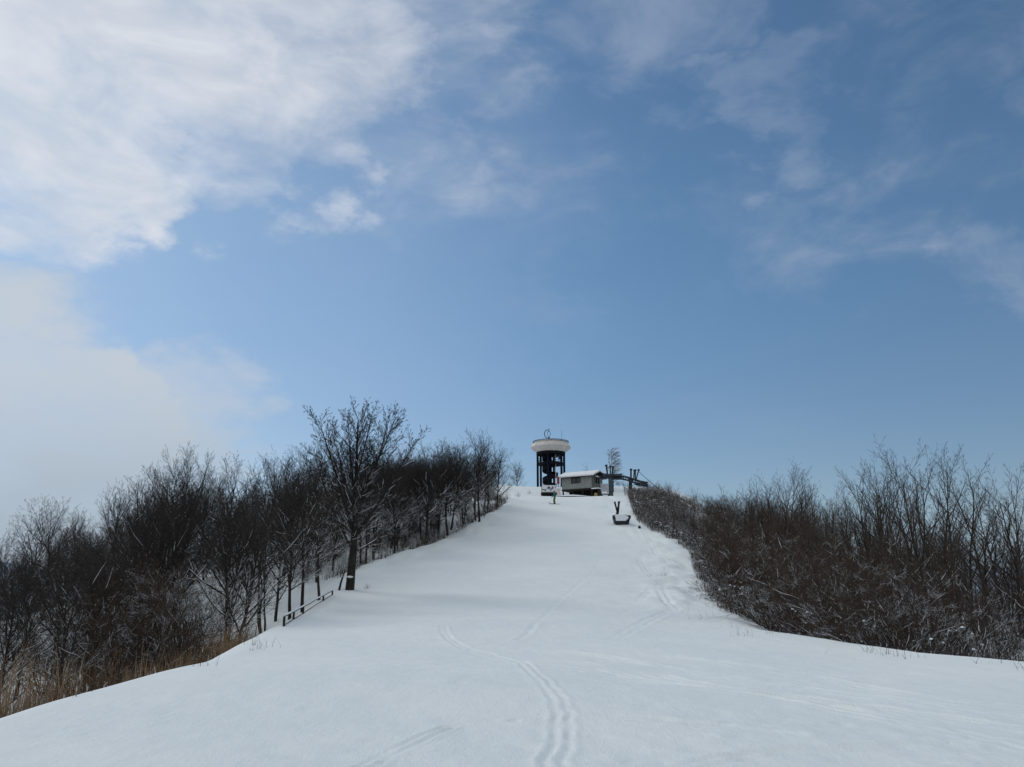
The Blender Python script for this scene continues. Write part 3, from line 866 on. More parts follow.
# ------------------------------------------------------------------ undergrowth as stuff
def blades(name, pts, hs, mat, width, lean=0.25, seed=1, seg=3, label=None, cat=None):
    r = np.random.default_rng(seed); n = len(pts)
    ang = r.uniform(0, 2 * np.pi, n); la = r.uniform(0, 2 * np.pi, n); le = r.uniform(0, lean, n)
    V = np.empty((n, seg + 1, 2, 3))
    for j in range(seg + 1):
        t = j / seg
        c = pts + np.stack([np.cos(la) * le * hs * t ** 1.7, np.sin(la) * le * hs * t ** 1.7, hs * t * (1 - .15 * le * t)], -1)
        w = (width if width > 0 else np.interp(pts[:, 1], [40, 110], [0.011, 0.024])) * (1 - 0.8 * t)
        V[:, j, 0] = c - np.stack([np.cos(ang) * w, np.sin(ang) * w, 0 * w * ang], -1)
        V[:, j, 1] = c + np.stack([np.cos(ang) * w, np.sin(ang) * w, 0 * w * ang], -1)
    I = np.arange(n * (seg + 1) * 2).reshape(n, seg + 1, 2)
    Qs = np.stack([I[:, :-1, 0], I[:, :-1, 1], I[:, 1:, 1], I[:, 1:, 0]], -1).reshape(-1, 4)
    me = quad_mesh(name, V, Qs, False); me.materials.append(mat)
    return tag(link(bpy.data.objects.new(name, me)), label, cat, None, 'stuff')

r_ = np.random.default_rng(5)
n = 15000
yy = r_.uniform(7, 33, n); dd = r_.gamma(2.2, 1.1, n) + 0.5
# tufts
cx = np.round(yy * 1.7) / 1.7
yy = yy * 0.45 + cx * 0.55
xx = EL(yy) - dd - 0.35 + 0.25 * np.sin(yy * 5)
dens = vnoise(xx, yy, 1.6, 61) + 0.5 * vnoise(xx, yy, .6, 62)
keep = (dens > -0.45)
xx, yy, dd, dens = xx[keep], yy[keep], dd[keep], dens[keep]
hs = (0.55 + 0.9 * r_.random(len(xx)) ** 1.5) * (1.02 + 0.35 * dens) * np.interp(yy, [8, 25, 31, 34], [1, .95, .9, .3]) * np.interp(dd, [0.5, 2.5, 8], [0.7, 1.25, 1.3])
blades('dry_grass', np.stack([xx, yy, groundlow(xx, yy) - 0.05], -1), hs, M['straw'], 0.009, 0.4, 3, 4, 'tall rust-brown dry grass along the left edge of the snow', 'dry grass')
# brush on the right bank and under the woods
def region(n, ylo, yhi, f):
    yy = r_.uniform(ylo, yhi, n); xx, ok = f(yy); return xx[ok], yy[ok]
xs1, ys1 = region(26000, 36, 114, lambda y: (ER(y) + r_.gamma(1.7, 1.8, len(y)) + 0.1, np.ones(len(y), bool)))
xs2, ys2 = region(11000, 18, 40, lambda y: (ER(y) + r_.gamma(2.2, 2.5, len(y)) + 1.2, np.ones(len(y), bool)))
xs3, ys3 = region(5000, 56, 112, lambda y: (EL(y) - r_.gamma(1.6, 1.0, len(y)) - 0.2, np.ones(len(y), bool)))
xx = np.concatenate([xs1, xs2]); yy = np.concatenate([ys1, ys2])
kp = vnoise(xx, yy, 1.3, 71) > -0.35
xx, yy = xx[kp], yy[kp]
hs = (0.4 + 1.2 * r_.random(len(xx)) ** 1.6) * np.interp(yy, [20, 40, 110], [1.0, 1.0, 0.9])
blades('undergrowth', np.stack([xx, yy, groundlow(xx, yy) - 0.05], -1), hs, M['brush'], -1, 0.9, 4, 4, 'tangled brown undergrowth flecked with snow along the right bank', 'undergrowth')
kp = vnoise(xs3, ys3, 1.1, 72) > -0.1
xs3, ys3 = xs3[kp], ys3[kp]
blades('undergrowth', np.stack([xs3, ys3, groundlow(xs3, ys3) - 0.05], -1), 0.3 + 0.9 * r_.random(len(xs3)) ** 1.5, M['brush'], -1, 0.9, 8, 4, 'low brown undergrowth along the upper left edge of the run', 'undergrowth')

n = 1500
ye = r_.uniform(10, 60, n); side = r_.random(n) < 0.5
de = r_.gamma(1.3, 0.35, n)
xe = np.where(side, ER(ye) - 0.5 + 1.5 * vnoise(ye, ye * 0, 1.3, 91) - de * .6, EL(ye) + 0.3 + 1.2 * vnoise(ye, ye * 0, 1.3, 92) * (ye < 26) + de * .3 - 0.6)
kp = (vnoise(xe, ye, 1.1, 93) > 0.25) & (side | (ye < 28))
xe, ye = xe[kp], ye[kp]
blades('edge_grass', np.stack([xe, ye, groundlow(xe, ye) - 0.03], -1), 0.12 + 0.4 * r_.random(len(xe)) ** 2, M['brush'], 0.006, 1.0, 12, 3, 'stray dead stems poking out of the snow along the run\'s edges', 'grass')

# clumps of snow caught in the right-hand brush
def clumps():
    V, Qs = [], []
    base = 0
    rr2 = random.Random(9)
    for i in range(900):
        Y = rr2.uniform(22, 110); d = abs(rr2.gauss(0, 2.5)) + (0.6 if Y > 36 else 1.6)
        x = float(ER(Y)) + d
        h = rr2.uniform(0.05, 1.0 if Y > 40 else 1.5) 
        a = rr2.uniform(0.03, 0.10) * (1.0 if Y > 40 else 0.6)
        c = np.array([x, Y, G(x, Y) + h])
        for j, (rad, zz) in enumerate(((0.35, -0.45), (1.0, -0.1), (0.8, 0.3), (0.25, 0.55))):
            for k in range(6):
                w = k * math.pi / 3
                V.append(c + np.array([math.cos(w) * rad * a * rr2.uniform(.7, 1.5), math.sin(w) * rad * a * rr2.uniform(.7, 1.3), zz * a]))
        for j in range(3):
            for k in range(6):
                Qs.append((base + j * 6 + k, base + j * 6 + (k + 1) % 6, base + (j + 1) * 6 + (k + 1) % 6, base + (j + 1) * 6 + k))
        base += 24
    me = quad_mesh('snow_clumps', V, Qs, True); me.materials.append(M['snow'])
    tag(link(bpy.data.objects.new('snow_clumps', me)), 'small clumps of snow caught in the brush on the right bank', 'snow', None, 'stuff')
clumps()

# ------------------------------------------------------------------ observation tower
def tower():
    Y = 138.0; c = at(551.2, 484, Y); gz = G(c[0], Y)
    k = Y / F * 1.0                       # metres per pixel here
    t = empty('observation_tower', (c[0], Y, gz)); tag(t, 'round tower with a white faceted saucer top on navy steel columns', 'tower')
    zz = lambda py: at(551, py, Y)[2] - gz
    zb, zw, zt, zr = zz(452.6), zz(447.9), zz(442.3), zz(439.0)
    RW = 20.9 * k
    MB().lathe([(RW * .67, zb), (RW * .71, zb + .01), (RW, zw), (RW * .99, zw + .12), (RW * .82, zt - .06), (RW * .74, zt + .02)], 12, rot=0.13).build('saucer', M['saucer'], t)
    MB().lathe([(RW * .73, zt + .01), (RW * .70, zt + .12), (RW * .3, zt + .2), (.1, zt + .2)], 24).build('roof_snow', M['snow'], t, True)
    r = MB()
    for h_ in (0.05, 0.20):
        pts = [(RW * .86 * math.cos(a), RW * .86 * math.sin(a), zt + h_ - .12) for a in np.linspace(0, 2 * math.pi, 25)]
        r.tube(pts, 0.045, 5)
    for a in np.linspace(0, 2 * math.pi, 12, endpoint=False):
        r.tube([(RW * .82 * math.cos(a), RW * .82 * math.sin(a), zt - .15), (RW * .86 * math.cos(a), RW * .86 * math.sin(a), zt + .08)], 0.03, 5)
    r.build('top_railing', M['metal_dark'], t)
    MB().lathe([(RW * .69, zb - .45), (RW * .70, zb - .4), (RW * .70, zb - .005), (.2, zb - .005)], 24).build('soffit_ring', M['metal_dark'], t)
    RC = 14.0 * k
    for i in range(6):
        a = R(15 + 60 * i)
        MB().tube([(RC * math.cos(a), RC * math.sin(a), -0.8), (RC * math.cos(a), RC * math.sin(a), zb - .40)], 0.20, 10).build('column', M['tower_navy'], t, True)
    # mid deck
    zm = zz(465.0)
    MB().lathe([(0.5, zm), (RC * 1.0, zm), (RC * 1.0, zm + .28), (0.5, zm + .28)], 24).build('mid_deck', M['metal_dark'], t)
    r = MB()
    for h_ in (0.55, 0.95):
        r.tube([(RC * .98 * math.cos(a), RC * .98 * math.sin(a), zm + h_) for a in np.linspace(0, 2 * math.pi, 25)], 0.035, 5)
    for a in np.linspace(0, 2 * math.pi, 24, endpoint=False):
        r.tube([(RC * .98 * math.cos(a), RC * .98 * math.sin(a), zm + .28), (RC * .98 * math.cos(a), RC * .98 * math.sin(a), zm + .95)], 0.02, 4)
    r.build('deck_railing', M['metal_dark'], t)
    MB().tube([(-0.15, 0, -0.5), (-0.15, 0, zb - .1)], 0.30, 12).build('centre_pole', M['metal_dark'], t, True)
    s_ = MB(); rs = 1.32; ri = 0.3; nst = 46
    zs = np.linspace(0.0, zb - 0.5, nst)
    for i, z in enumerate(zs):
        a0 = i * R(22) + 0.6; a1 = a0 + R(24)
        pts = [(ri * math.cos(a0), ri * math.sin(a0)), (rs * math.cos(a0), rs * math.sin(a0)), (rs * math.cos(a1), rs * math.sin(a1)), (ri * math.cos(a1), ri * math.sin(a1))]
        s_.prism(pts, 0.16, Matrix.Translation((-0.15, 0, z)))
    s_.build('spiral_stair', M['metal_dark'], t)
    b = MB()
    for i in range(nst - 1):       # solid stair parapet
        a0 = i * R(22) + 0.6; a1 = a0 + R(22.5)
        vs = []
        for a, z in ((a0, zs[i]), (a1, zs[i + 1])):
            for q in (rs + .01, rs + .05):
                for h_ in (-.1, .62): vs.append((-0.15 + q * math.cos(a), q * math.sin(a), z + h_))
        b.add(vs, [(0, 1, 5, 4), (2, 6, 7, 3), (1, 3, 7, 5), (0, 4, 6, 2)])
    b.build('stair_parapet', M['metal_dark'], t)
    MB().box((9.0 * k, -0.6, zm + 1.35), (0.5, 0.4, 0.9)).build('blue_panel', M['blue'], t)
    MB().tube([(0.75, -1.0, -.4), (0.75, -1.0, zb - .4)], 0.07, 6).build('drain_pipe', M['saucer'], t)
    # ring emblem on a short mast
    e = MB()
    cx, cz = -3.0 * k, zz(434.0)
    e.tube([(cx + .2, 0, zt + .1), (cx + .2, 0, cz - .62)], 0.09, 6)
    e.box((cx + .2, 0, cz - .64), (.34, .16, .16))
    arc = [(cx + 0.55 * math.cos(a), 0, cz + 0.72 * math.sin(a)) for a in np.linspace(R(60), R(305), 22)]
    e.tube(arc, 0.065, 6)
    arc = [(cx + .22 + 0.26 * math.cos(a), 0, cz + 0.46 * math.sin(a)) for a in np.linspace(0, 2 * math.pi, 22)]
    e.tube(arc, 0.04, 6)
    e.tube([(cx + .22, 0, cz + .4), (cx + .26, 0, cz + 1.0)], 0.05, 6)
    e.build('ring_emblem', M['tower_navy'], t)
    MB().tube([(11.3 * k, 0, zt - .1), (11.3 * k, 0, zz(430.5))], 0.022, 5).build('antenna', M['metal_dark'], t)
tower()

# ------------------------------------------------------------------ hut
def hut():
    Y = 120.0; c = at(592.3, 487.6, Y)       # nearest corner, wall foot
    gz = G(c[0], Y); z0 = c[2] - gz
    yaw = -R(25) - math.atan2(c[0], Y)
    # local x runs from the near corner along the front wall to the left (negative x), y goes back
    t = empty('hut', (c[0], Y, gz), yaw)
    tag(t, 'small grey-green boarded hut with a snowy gable roof beside the lift', 'hut')
    Wd, D, hw, hr = 5.1, 3.7, 1.80, 0.66
    zb = z0
    # walls with real openings
    wl = MB()
    def wall_with_hole(p0, ux, L, hole, th=0.12, gable=None):
        # p0 corner, ux along, outward normal n
        u0, u1, v0, v1 = hole
        ux = Vector(ux); nrm = Vector((ux.y, -ux.x, 0))
        def pane(a, b, lo, hi):
            cc = Vector(p0) + ux * ((a + b) / 2) - nrm * th / 2 + Vector((0, 0, (lo + hi) / 2))
            wl.box(cc, (b - a, th, hi - lo), rz=math.atan2(ux.y, ux.x))
        pane(0, u0, 0, hw); pane(u1, L, 0, hw); pane(u0, u1, 0, v0); pane(u0, u1, v1, hw)
    wall_with_hole((-Wd, 0, zb), (1, 0, 0), Wd, (1.65, 3.15, 0.85, 1.72))
    wall_with_hole((0, 0.0, zb), (0, 1, 0), D, (0.9, 2.5, 0.85, 1.72))
    wl.box((-Wd / 2, D - .06, zb + hw / 2), (Wd, .12, hw)); wl.box((-Wd + .06, D / 2, zb + hw / 2), (.12, D - .25, hw))
    for x in (-0.06, -Wd + .06):
        wl.prism([(0.0, 0), (D, 0), (D / 2, hr)], .12, Matrix(((0, 0, 1, x), (1, 0, 0, 0), (0, 1, 0, zb + hw + .002), (0, 0, 0, 1))))
    wl.box((-Wd / 2, D / 2, zb + .03), (Wd - .26, D - .26, .06))
    wl.build('wall', M['siding'], t)
    w = MB()
    for u in (1.65, 2.4, 3.15): w.box((-Wd + u, -.01, zb + 1.285), (.07, .1, .87))
    for v in (.85, 1.72): w.box((-Wd + 2.4, -.012, zb + v), (1.57, .11, .07))
    f = w.build('window', M['frame'], t)
    MB().box((-Wd + 2.4, .06, zb + 1.285), (1.46, .02, .83)).build('pane', M['glass'], f)
    w = MB()
    for u in (.9, 1.7, 2.5): w.box((.01, u, zb + 1.285), (.1, .07, .87))
    for v in (.85, 1.72): w.box((.012, 1.7, zb + v), (.11, 1.67, .07))
    f = w.build('window', M['frame'], t)
    MB().box((-.06, 1.7, zb + 1.285), (.02, 1.56, .83)).build('pane', M['glass'], f)
    MB().tube([(0.16, 1.0, zb + 1.84), (0.2, 2.4, zb + 1.86)], 0.12, 6).build('sill_snow', M['snow'], t, True)
    # roof panels
    ov = 0.5; zr = zb + hw
    rf = MB(); sn = MB()
    for sgn in (-1, 1):
        y_e = D / 2 + sgn * (D / 2 + ov); z_e = zr - ov * hr / (D / 2) + .05; zp = zr + hr + .05
        for (mb, o0, o1, ex) in ((rf, 0, .10, 0.0), (sn, .103, .36, -0.03)):
            vs = []
            for x in (-Wd - .5 - ex, .55 + ex):
                for (y, z) in ((y_e, z_e), (D / 2, zp)):
                    vs += [(x, y, z + o0), (x, y, z + o1)]
            mb.add(vs, [(0, 1, 3, 2), (4, 6, 7, 5), (0, 4, 5, 1), (1, 5, 7, 3), (0, 2, 6, 4), (2, 3, 7, 6)])
    rf.build('roof', M['trim'], t); sn.build('roof_snow', M['snow'], t, bevel=0.06)
    # stilts and dark undercroft
    fl = MB(); fl.box((-Wd / 2, D / 2, zb - .12), (Wd + .1, D + .1, .2)); fl.build('floor_beam', M['wood_dark'], t)
    for x in (-.15, -1.7, -3.3, -Wd + .15):
        for y in (.15, D - .2):
            MB().box((x, y, zb / 2 - .5), (.16, .16, zb + .6)).build('stilt', M['wood_dark'], t)
    MB().box((-Wd / 2, D * .55, zb / 2 - .4), (Wd - .5, .08, zb + .4)).build('skirt_boards', M['wood_dark'], t)
    return t, c, gz, yaw
t, hc, hgz, hyaw = hut()

# snow heap in front of the hut
def mound(px, py, rx, ry, h, name, lab, depth=None, rz=0.0):
    g = ground_hit(px, py) if depth is None else np.array([at(px, py, depth)[0], depth, 0])
    g[2] = G(g[0], g[1])
    V = []; Qs = []; nr, na = 8, 28
    for i in range(nr + 1):
        q = i / nr
        for j in range(na):
            a = 2 * math.pi * j / na
            k = 1 + 0.12 * float(vnoise(math.cos(a) * 2 + g[0], math.sin(a) * 2 + g[1], 1, 81))
            V.append((q * rx * k * math.cos(a), q * ry * k * math.sin(a), h * (math.cos(q * math.pi) + 1) / 2 - 0.12 * q))
    for i in range(nr):
        for j in range(na):
            Qs.append((i * na + j, i * na + (j + 1) % na, (i + 1) * na + (j + 1) % na, (i + 1) * na + j))
    me = quad_mesh(name, V, Qs, True); me.materials.append(M['snow'])
    o = link(bpy.data.objects.new(name, me)); o.location = g; o.rotation_euler = (0, 0, rz)
    return tag(o, lab, 'snow mound')
mound(572, 495, 4.2, 2.2, 0.30, 'snow_mound', 'smooth snow mound in front of the hut', 115.5)

def at_ground(px, Y):
    x = at(px, 490, Y)[0]; return x, Y, G(x, Y)

# banner deck left of the hut
def deck():
    Y = 119.0
    a = at(541.2, 492.3, Y); b = at(557.3, 492.3, Y)
    g = G((a[0] + b[0]) / 2, Y); L = b[0] - a[0]
    t = empty('viewing_deck', ((a[0] + b[0]) / 2, Y, g)); tag(t, 'low dark deck with thin railings left of the hut', 'deck')
    z = a[2] - g
    MB().box((0, .9, z - .1), (L, 1.8, .2)).build('floor', M['wood_dark'], t)
    MB().box((0, .6, z - .5), (L - .3, .1, .7)).build('skirt_boards', M['wood_dark'], t)
    for x in (-L / 2 + .06, -L / 6, L / 6, L / 2 - .06):
        MB().box((x, .05, z / 2 - .3), (.1, .1, z + .5)).build('leg', M['wood_dark'], t)
        MB().box((x, .05, z + .55), (.07, .07, 1.1)).build('rail_post', M['metal_dark'], t)
    MB().box((0, .05, z + 1.12), (L, .08, .05)).build('handrail', M['metal_dark'], t)
    MB().box((0, 1.2, z + .12), (L - .1, 1.0, .24)).build('deck_snow', M['snow'], t, bevel=.08)
    # banner hung on the railing
    bt = empty('banner', ((a[0] + b[0]) / 2 + .02, Y - .02, g + z + .56))
    tag(bt, 'white banner with bold black strokes hung on the deck railing', 'banner')
    MB().box((0, 0, 0), (L - .18, .02, .98)).build('sheet', M['white_paint'], bt)
    mk = MB()
    def st(x0, z0, x1, z1, w=.12):
        dx, dz = x1 - x0, z1 - z0; l = math.hypot(dx, dz)
        mk.box(((x0 + x1) / 2, -.018, (z0 + z1) / 2), (l, .01, w), ry=-math.atan2(dz, dx))
    # curved stroke at the lower left, two crossed figures in the middle, a short one at right
    st(-1.08, -.18, -.78, -.15); st(-.78, -.15, -.62, -.30); st(-.62, -.32, -.46, -.08); 
    st(-.30, .12, .14, .20, .10); st(-.14, .36, -.10, -.10, .11); st(-.30, -.06, -.02, .0, .08)
    st(.02, .20, .16, -.24, .11); st(.22, .02, .68, .10, .10); st(.52, .34, .38, -.16, .11); st(.16, -.28, .34, -.22, .1)
    st(.86, .30, .90, .02, .08)
    for o in ():
        pass
    mk.build('lettering', M['mark'], bt)
deck()

def little_things():
    # red and white sign beside the hut
    x, Y, g = at_ground(558.6, 121.5)
    t = empty('sign_board', (x, Y, g)); tag(t, 'narrow maroon and white sign on a post by the hut\'s left wall', 'sign')
    zc = at(558, 480.5, Y)[2] - g
    MB().tube([(0, 0, -.3), (0, 0, zc + .6)], .04, 6).build('post', M['metal_dark'], t)
    MB().box((-.05, -.06, zc), (.34, .04, 1.1)).build('red_panel', M['red'], t)
    MB().box((.24, -.06, zc + .05), (.2, .04, 1.2)).build('white_panel', M['white_paint'], t)
    # pale stack under it
    x, Y, g = at_ground(558.6, 117.8)
    zc = at(558, 489.3, Y)[2] - g
    t = empty('snow_covered_bin', (x, Y, g)); tag(t, 'pale bin capped with snow between the banner and the hut', 'bin')
    MB().box((0, 0, zc / 2), (.5, .5, zc + .1), taper=1.08).build('body', M['saucer'], t, bevel=.03)
    MB().lathe([(.36, 0), (.38, .08), (.28, .2), (.05, .26)], 14, (0, 0, zc + .05)).build('cap_snow', M['snow'], t, True)
    # box with yellow machine at the hut's right foot
    x, Y, g = at_ground(596.2, 117.0)
    zt = at(596, 489.2, Y)[2] - g; z0 = at(596, 498, Y)[2] - g
    t = empty('machine_shelter', (x, Y, g), hyaw); tag(t, 'dark snow-capped box shelter with a yellow panel at the hut\'s right foot', 'shelter')
    b = MB(); h_ = zt - z0 + .3
    b.box((-.5, 0, z0 + h_ / 2 - .3), (.12, .8, h_)); b.box((.5, 0, z0 + h_ / 2 - .3), (.12, .8, h_)); b.box((0, .36, z0 + h_ / 2 - .3), (.9, .06, h_)); b.box((0, 0, zt - .04), (1.15, .85, .1))
    b.build('frame', M['wood_dark'], t)
    MB().box((.02, -.1, z0 + .42), (.5, .3, .6), ry=.12).build('yellow_panel', M['yellow'], t, bevel=.03)
    MB().box((0, 0, zt + .09), (1.2, .9, .15)).build('cap_snow', M['snow'], t, bevel=.06)
    # white barrier right of the hut
    x, Y, g = at_ground(604.5, 122)
    t = empty('barrier', (x, Y, g)); tag(t, 'pale snow-plastered barrier panel between the hut and the lift mast', 'barrier')
    zc = at(604, 487, Y)[2] - g
    b = MB(); b.box((0, 0, zc - .1), (1.15, .08, 1.2)); b.build('panel', M['white_paint'], t)
    for q in (-.5, .5): MB().box((q, .06, zc / 2 - .1), (.09, .05, zc + .8)).build('post', M['lift_steel'], t)
    x, Y, g = at_ground(605, 118)
    t = empty('bench', (x, Y, g)); tag(t, 'low dark snow-covered bench at the foot of the lift mast', 'bench')
    z = at(605, 494.2, Y)[2] - g
    MB().box((0, 0, z), (1.2, .45, .08)).build('seat', M['wood_dark'], t)
    for q in (-.45, .45): MB().box((q, 0, z / 2 - .15), (.1, .4, z + .2)).build('leg', M['wood_dark'], t)
    MB().box((0, 0, z + .09), (1.15, .42, .1)).build('snow_cap', M['snow'], t, bevel=.04)
little_things()

# ------------------------------------------------------------------ chairlift top station
def lift():
    Y = 119.0
    x, _, g = at_ground(610.8, Y)
    t = empty('chairlift_station', (x, Y, g)); tag(t, 'chairlift top station, grey-green mast carrying a long dark sheave arm', 'ski lift')
    T = lambda px, py, yy=Y: Vector(at(px, py, yy)) - Vector((x, Y, g))
    MB().box((0, 0, (T(611, 476).z - .8) / 2), (.66, .6, T(611, 476).z + .8), taper=.86).build('mast', M['lift_steel'], t, bevel=.03)
    # main arm: two chords with lattice
    path = [T(598.5, 473.5, 122), T(606, 475.6, 120), T(612, 477.0, 119), T(620, 476.8, 118), T(627, 478.2, 117), T(634, 480.6, 116), T(641, 482.6, 115), T(647.5, 483.8, 114)]
    a = MB()
    for dy in (-.22, .22):
        a.tube([p + Vector((0, dy, .16)) for p in path], .12, 6); a.tube([p + Vector((0, dy, -.30 + .05 * i / 7)) for i, p in enumerate(path)], .10, 6)
    for i in range(len(path) - 1):
        for s_ in range(3):
            u = (s_ + .5) / 3; p = path[i].lerp(path[i + 1], u)
            a.tube([p + Vector((-.15, -.22, .16)), p + Vector((.15, .22, -.28))], .05, 5)
            a.tube([p + Vector((.15, -.22, .16)), p + Vector((-.15, -.22, -.28))], .05, 5)
    a.build('sheave_arm', M['lift_dark'], t)
    MB().box(T(613, 476.2, 119), (2.6, .7, .62)).build('gearbox', M['lift_dark'], t, bevel=.05)
    # sheaves
    for k in range(6):
        p = T(636.5 + 2.1 * k, 483.6 + .42 * k, 115)
        w = MB(); m = Matrix.Translation(p) @ Matrix.Rotation(math.pi / 2, 4, 'X')
        n = 12; w.prism([(.21 * math.cos(2 * math.pi * i / n), .21 * math.sin(2 * math.pi * i / n)) for i in range(n)], .14, m)
        w.build('sheave', M['lift_dark'], t)
    for k in range(5):
        p = T(600.5 + 2.3 * k, 477.2 - .2 * k, 120)
        w = MB(); m = Matrix.Translation(p) @ Matrix.Rotation(math.pi / 2, 4, 'X')
        n = 12; w.prism([(.2 * math.cos(2 * math.pi * i / n), .2 * math.sin(2 * math.pi * i / n)) for i in range(n)], .14, m)
        w.build('sheave', M['lift_dark'], t)
    # upright V brackets
    for (x0, y0, x1, y1, w_, yy) in ((607.6, 475, 606.2, 465.5, .22, 119), (610.2, 475, 610.4, 466.5, .16, 119.5), (612.3, 475, 613.0, 467, .2, 120), (630.9, 480, 631.0, 469.5, .22, 116), (633.4, 480, 634.4, 470.5, .14, 116.3), (635.2, 480, 635.3, 470.3, .16, 115.6), (635.9, 480.5, 638.6, 470, .15, 115.4)):
        p, q = T(x0, y0, yy), T(x1, y1, yy); d = q - p
        b = MB(); b.box((p + q) / 2, (w_, .22, d.length), ry=math.atan2(d.x, d.z)); b.box(q, (w_ + .14, .34, .22), ry=math.atan2(d.x, d.z))
        b.build('lifting_bracket', M['lift_dark'], t)
    # rear leg
    p, q = T(630.6, 478, 117), T(630.2, 500, 117)
    MB().tube([p, q], .26, 8).build('rear_leg', M['lift_dark'], t)
    p = T(644, 486.0, 115); b = MB()
    b.tube([T(634, 484, 115), T(640, 486.3, 115), T(646, 485.6, 115)], .07, 5); b.tube([T(636, 481, 115.4), T(648, 484.6, 114)], .06, 5)
    b.build('walkway', M['lift_dark'], t)
    # haul rope running down behind the right wood
    c0 = Vector(at(639, 471.8, 116)); c1 = Vector(at(700, 505, 96)); c2 = Vector((44, 40, G(44, 40) + 5))
    pts = []
    for i in range(25):
        u = i / 24; p = c0.lerp(c1, u); p.z -= .9 * math.sin(math.pi * u); pts.append(p)
    r = MB(); r.tube(pts, .035, 5)
    o = r.build('haul_rope', M['metal_dark']); tag(o, 'thin dark lift cable sloping down from the lift arm over the right wood', 'cable')
lift()

# ------------------------------------------------------------------ black crate with snow and V posts
def crate():
    g = ground_hit(621.5, 525.0); x, Y, z = g
    t = empty('chairlift_chair', (x, Y, z)); tag(t, 'black lift chair with its seat heaped with snow, V-shaped hanger above it', 'lift chair')
    k = Y / F
    w0, w1, h = 11.5 * k, 16.5 * k, 8.0 * k
    b = MB()
    # tray with flared sides: floor, front, back, sides
    b.box((0, 0, .16), (w0, 1.1, .32))
    b.box((0, -.5, .36), (w0 + .12, .08, .34), rx=.15); b.box((0, .52, .6), (w0 + .1, .08, 1.0))
    b.build('seat', M['black'], t, bevel=.03)
    for s_ in (-1, 1):
        b = MB()
        b.box((s_ * (w0 / 2 + .12), 0, .46), (.14, 1.15, .74), ry=s_ * .22)
        b.box((s_ * (w0 / 2 + .24), -.3, .78), (.20, .2, .34), ry=s_ * .1)
        b.build('armrest', M['black'], t, bevel=.02)
    s = MB()
    ol = [(-w0 / 2 - .08, .30), (w0 / 2 - .2, .30), (w0 / 2 + .16, .66), (w0 / 2 - .1, .88), (0.1, 1.02), (-w0 / 2 - .02, .98), (-w0 / 2 - .08, .6)]
    s.prism(ol, 1.0, Matrix(((1, 0, 0, 0), (0, 0, -1, -.08), (0, 1, 0, .04), (0, 0, 0, 1))))
    s.build('snow_heap', M['snow'], t, bevel=.1)
    for (x0, z0, x1, z1, w_) in ((-2.7, 15.5, -5.0, 22.6, .17), (-2.5, 9, -2.1, 17, .2), (-2.2, 15.5, -0.9, 22.9, .2)):
        p, q = Vector((x0 * k, .72, z0 * k - .3)), Vector((x1 * k, .72, z1 * k)); d = q - p
        bb = MB(); bb.box((p + q) / 2, (w_, .09, d.length), ry=math.atan2(d.x, d.z)); bb.box(q, (w_ * 1.15, .12, .22), ry=math.atan2(d.x, d.z))
        bb.build('hanger', M['black'], t, bevel=.02)
    MB().box((-3.0 * k, .66, 9.6 * k), (.34, .16, .7), taper=.7).build('socket', M['black'], t)
    b = MB(); b.tube([(-1.6 * k, .6, .9), (2.6 * k, .6, 1.08), (7.4 * k, .55, .98)], .05, 6); b.box((7.6 * k, .4, .86), (.2, .2, .3))
    b.build('cross_bar', M['black'], t)
    # dark stub to the right
    g = ground_hit(639.5, 529)
    o = MB(); o.lathe([(.15, -.2), (.16, .08), (.12, .26), (.05, .32)], 9); oo = o.build('tree_stump', M['wood_dark']); oo.location = g
    tag(oo, 'small dark stump in the snow right of the lift chair', 'stump')
crate()

# ------------------------------------------------------------------ fence in the left gully edge
def fence():
    tops = [(284.5, 615.5), (294, 611.0), (303.5, 606), (313.5, 600.5), (323.5, 595.0), (332.5, 590.2)]
    bot = [(284.5, 626.5), (294, 618.5), (303.5, 612.5), (313.5, 606), (323.5, 600), (332.5, 595.0)]
    g = [ground_hit(*b_) for b_ in bot]
    Ys = np.linspace(g[0][1] , g[-1][1], 6)
    tp = [Vector(at(a, b_, Ys[i])) for i, (a, b_) in enumerate(tops)]
    o = Vector((tp[0].x, tp[0].y, G(tp[0].x, tp[0].y)))
    t = empty('fence', o); tag(t, 'low wooden rail fence with snow along its top rail, left of the tallest tree', 'fence')
    for i, p in enumerate(tp):
        q = p - o
        zg = G(p.x, p.y) - o.z
        if i in (3,): continue
        MB().box((q.x, q.y, (q.z - .05 + zg - .5) / 2), (.075, .075, q.z - .05 - zg + .5)).build('post', M['rail_wood'], t)
    pts = [p - o for p in tp]
    MB().tube([p + Vector((0, 0, -.03)) for p in pts], .024, 6).build('top_rail', M['rail_wood'], t)
    MB().tube([p + Vector((0, 0, .016)) for p in pts], .034, 8).build('rail_snow', M['snow'], t, True)
    MB().tube([p + Vector((0, 0, -.34 + .1 * i / 5)) for i, p in enumerate(pts)], .016, 6).build('lower_rail', M['rail_wood'], t)
fence()

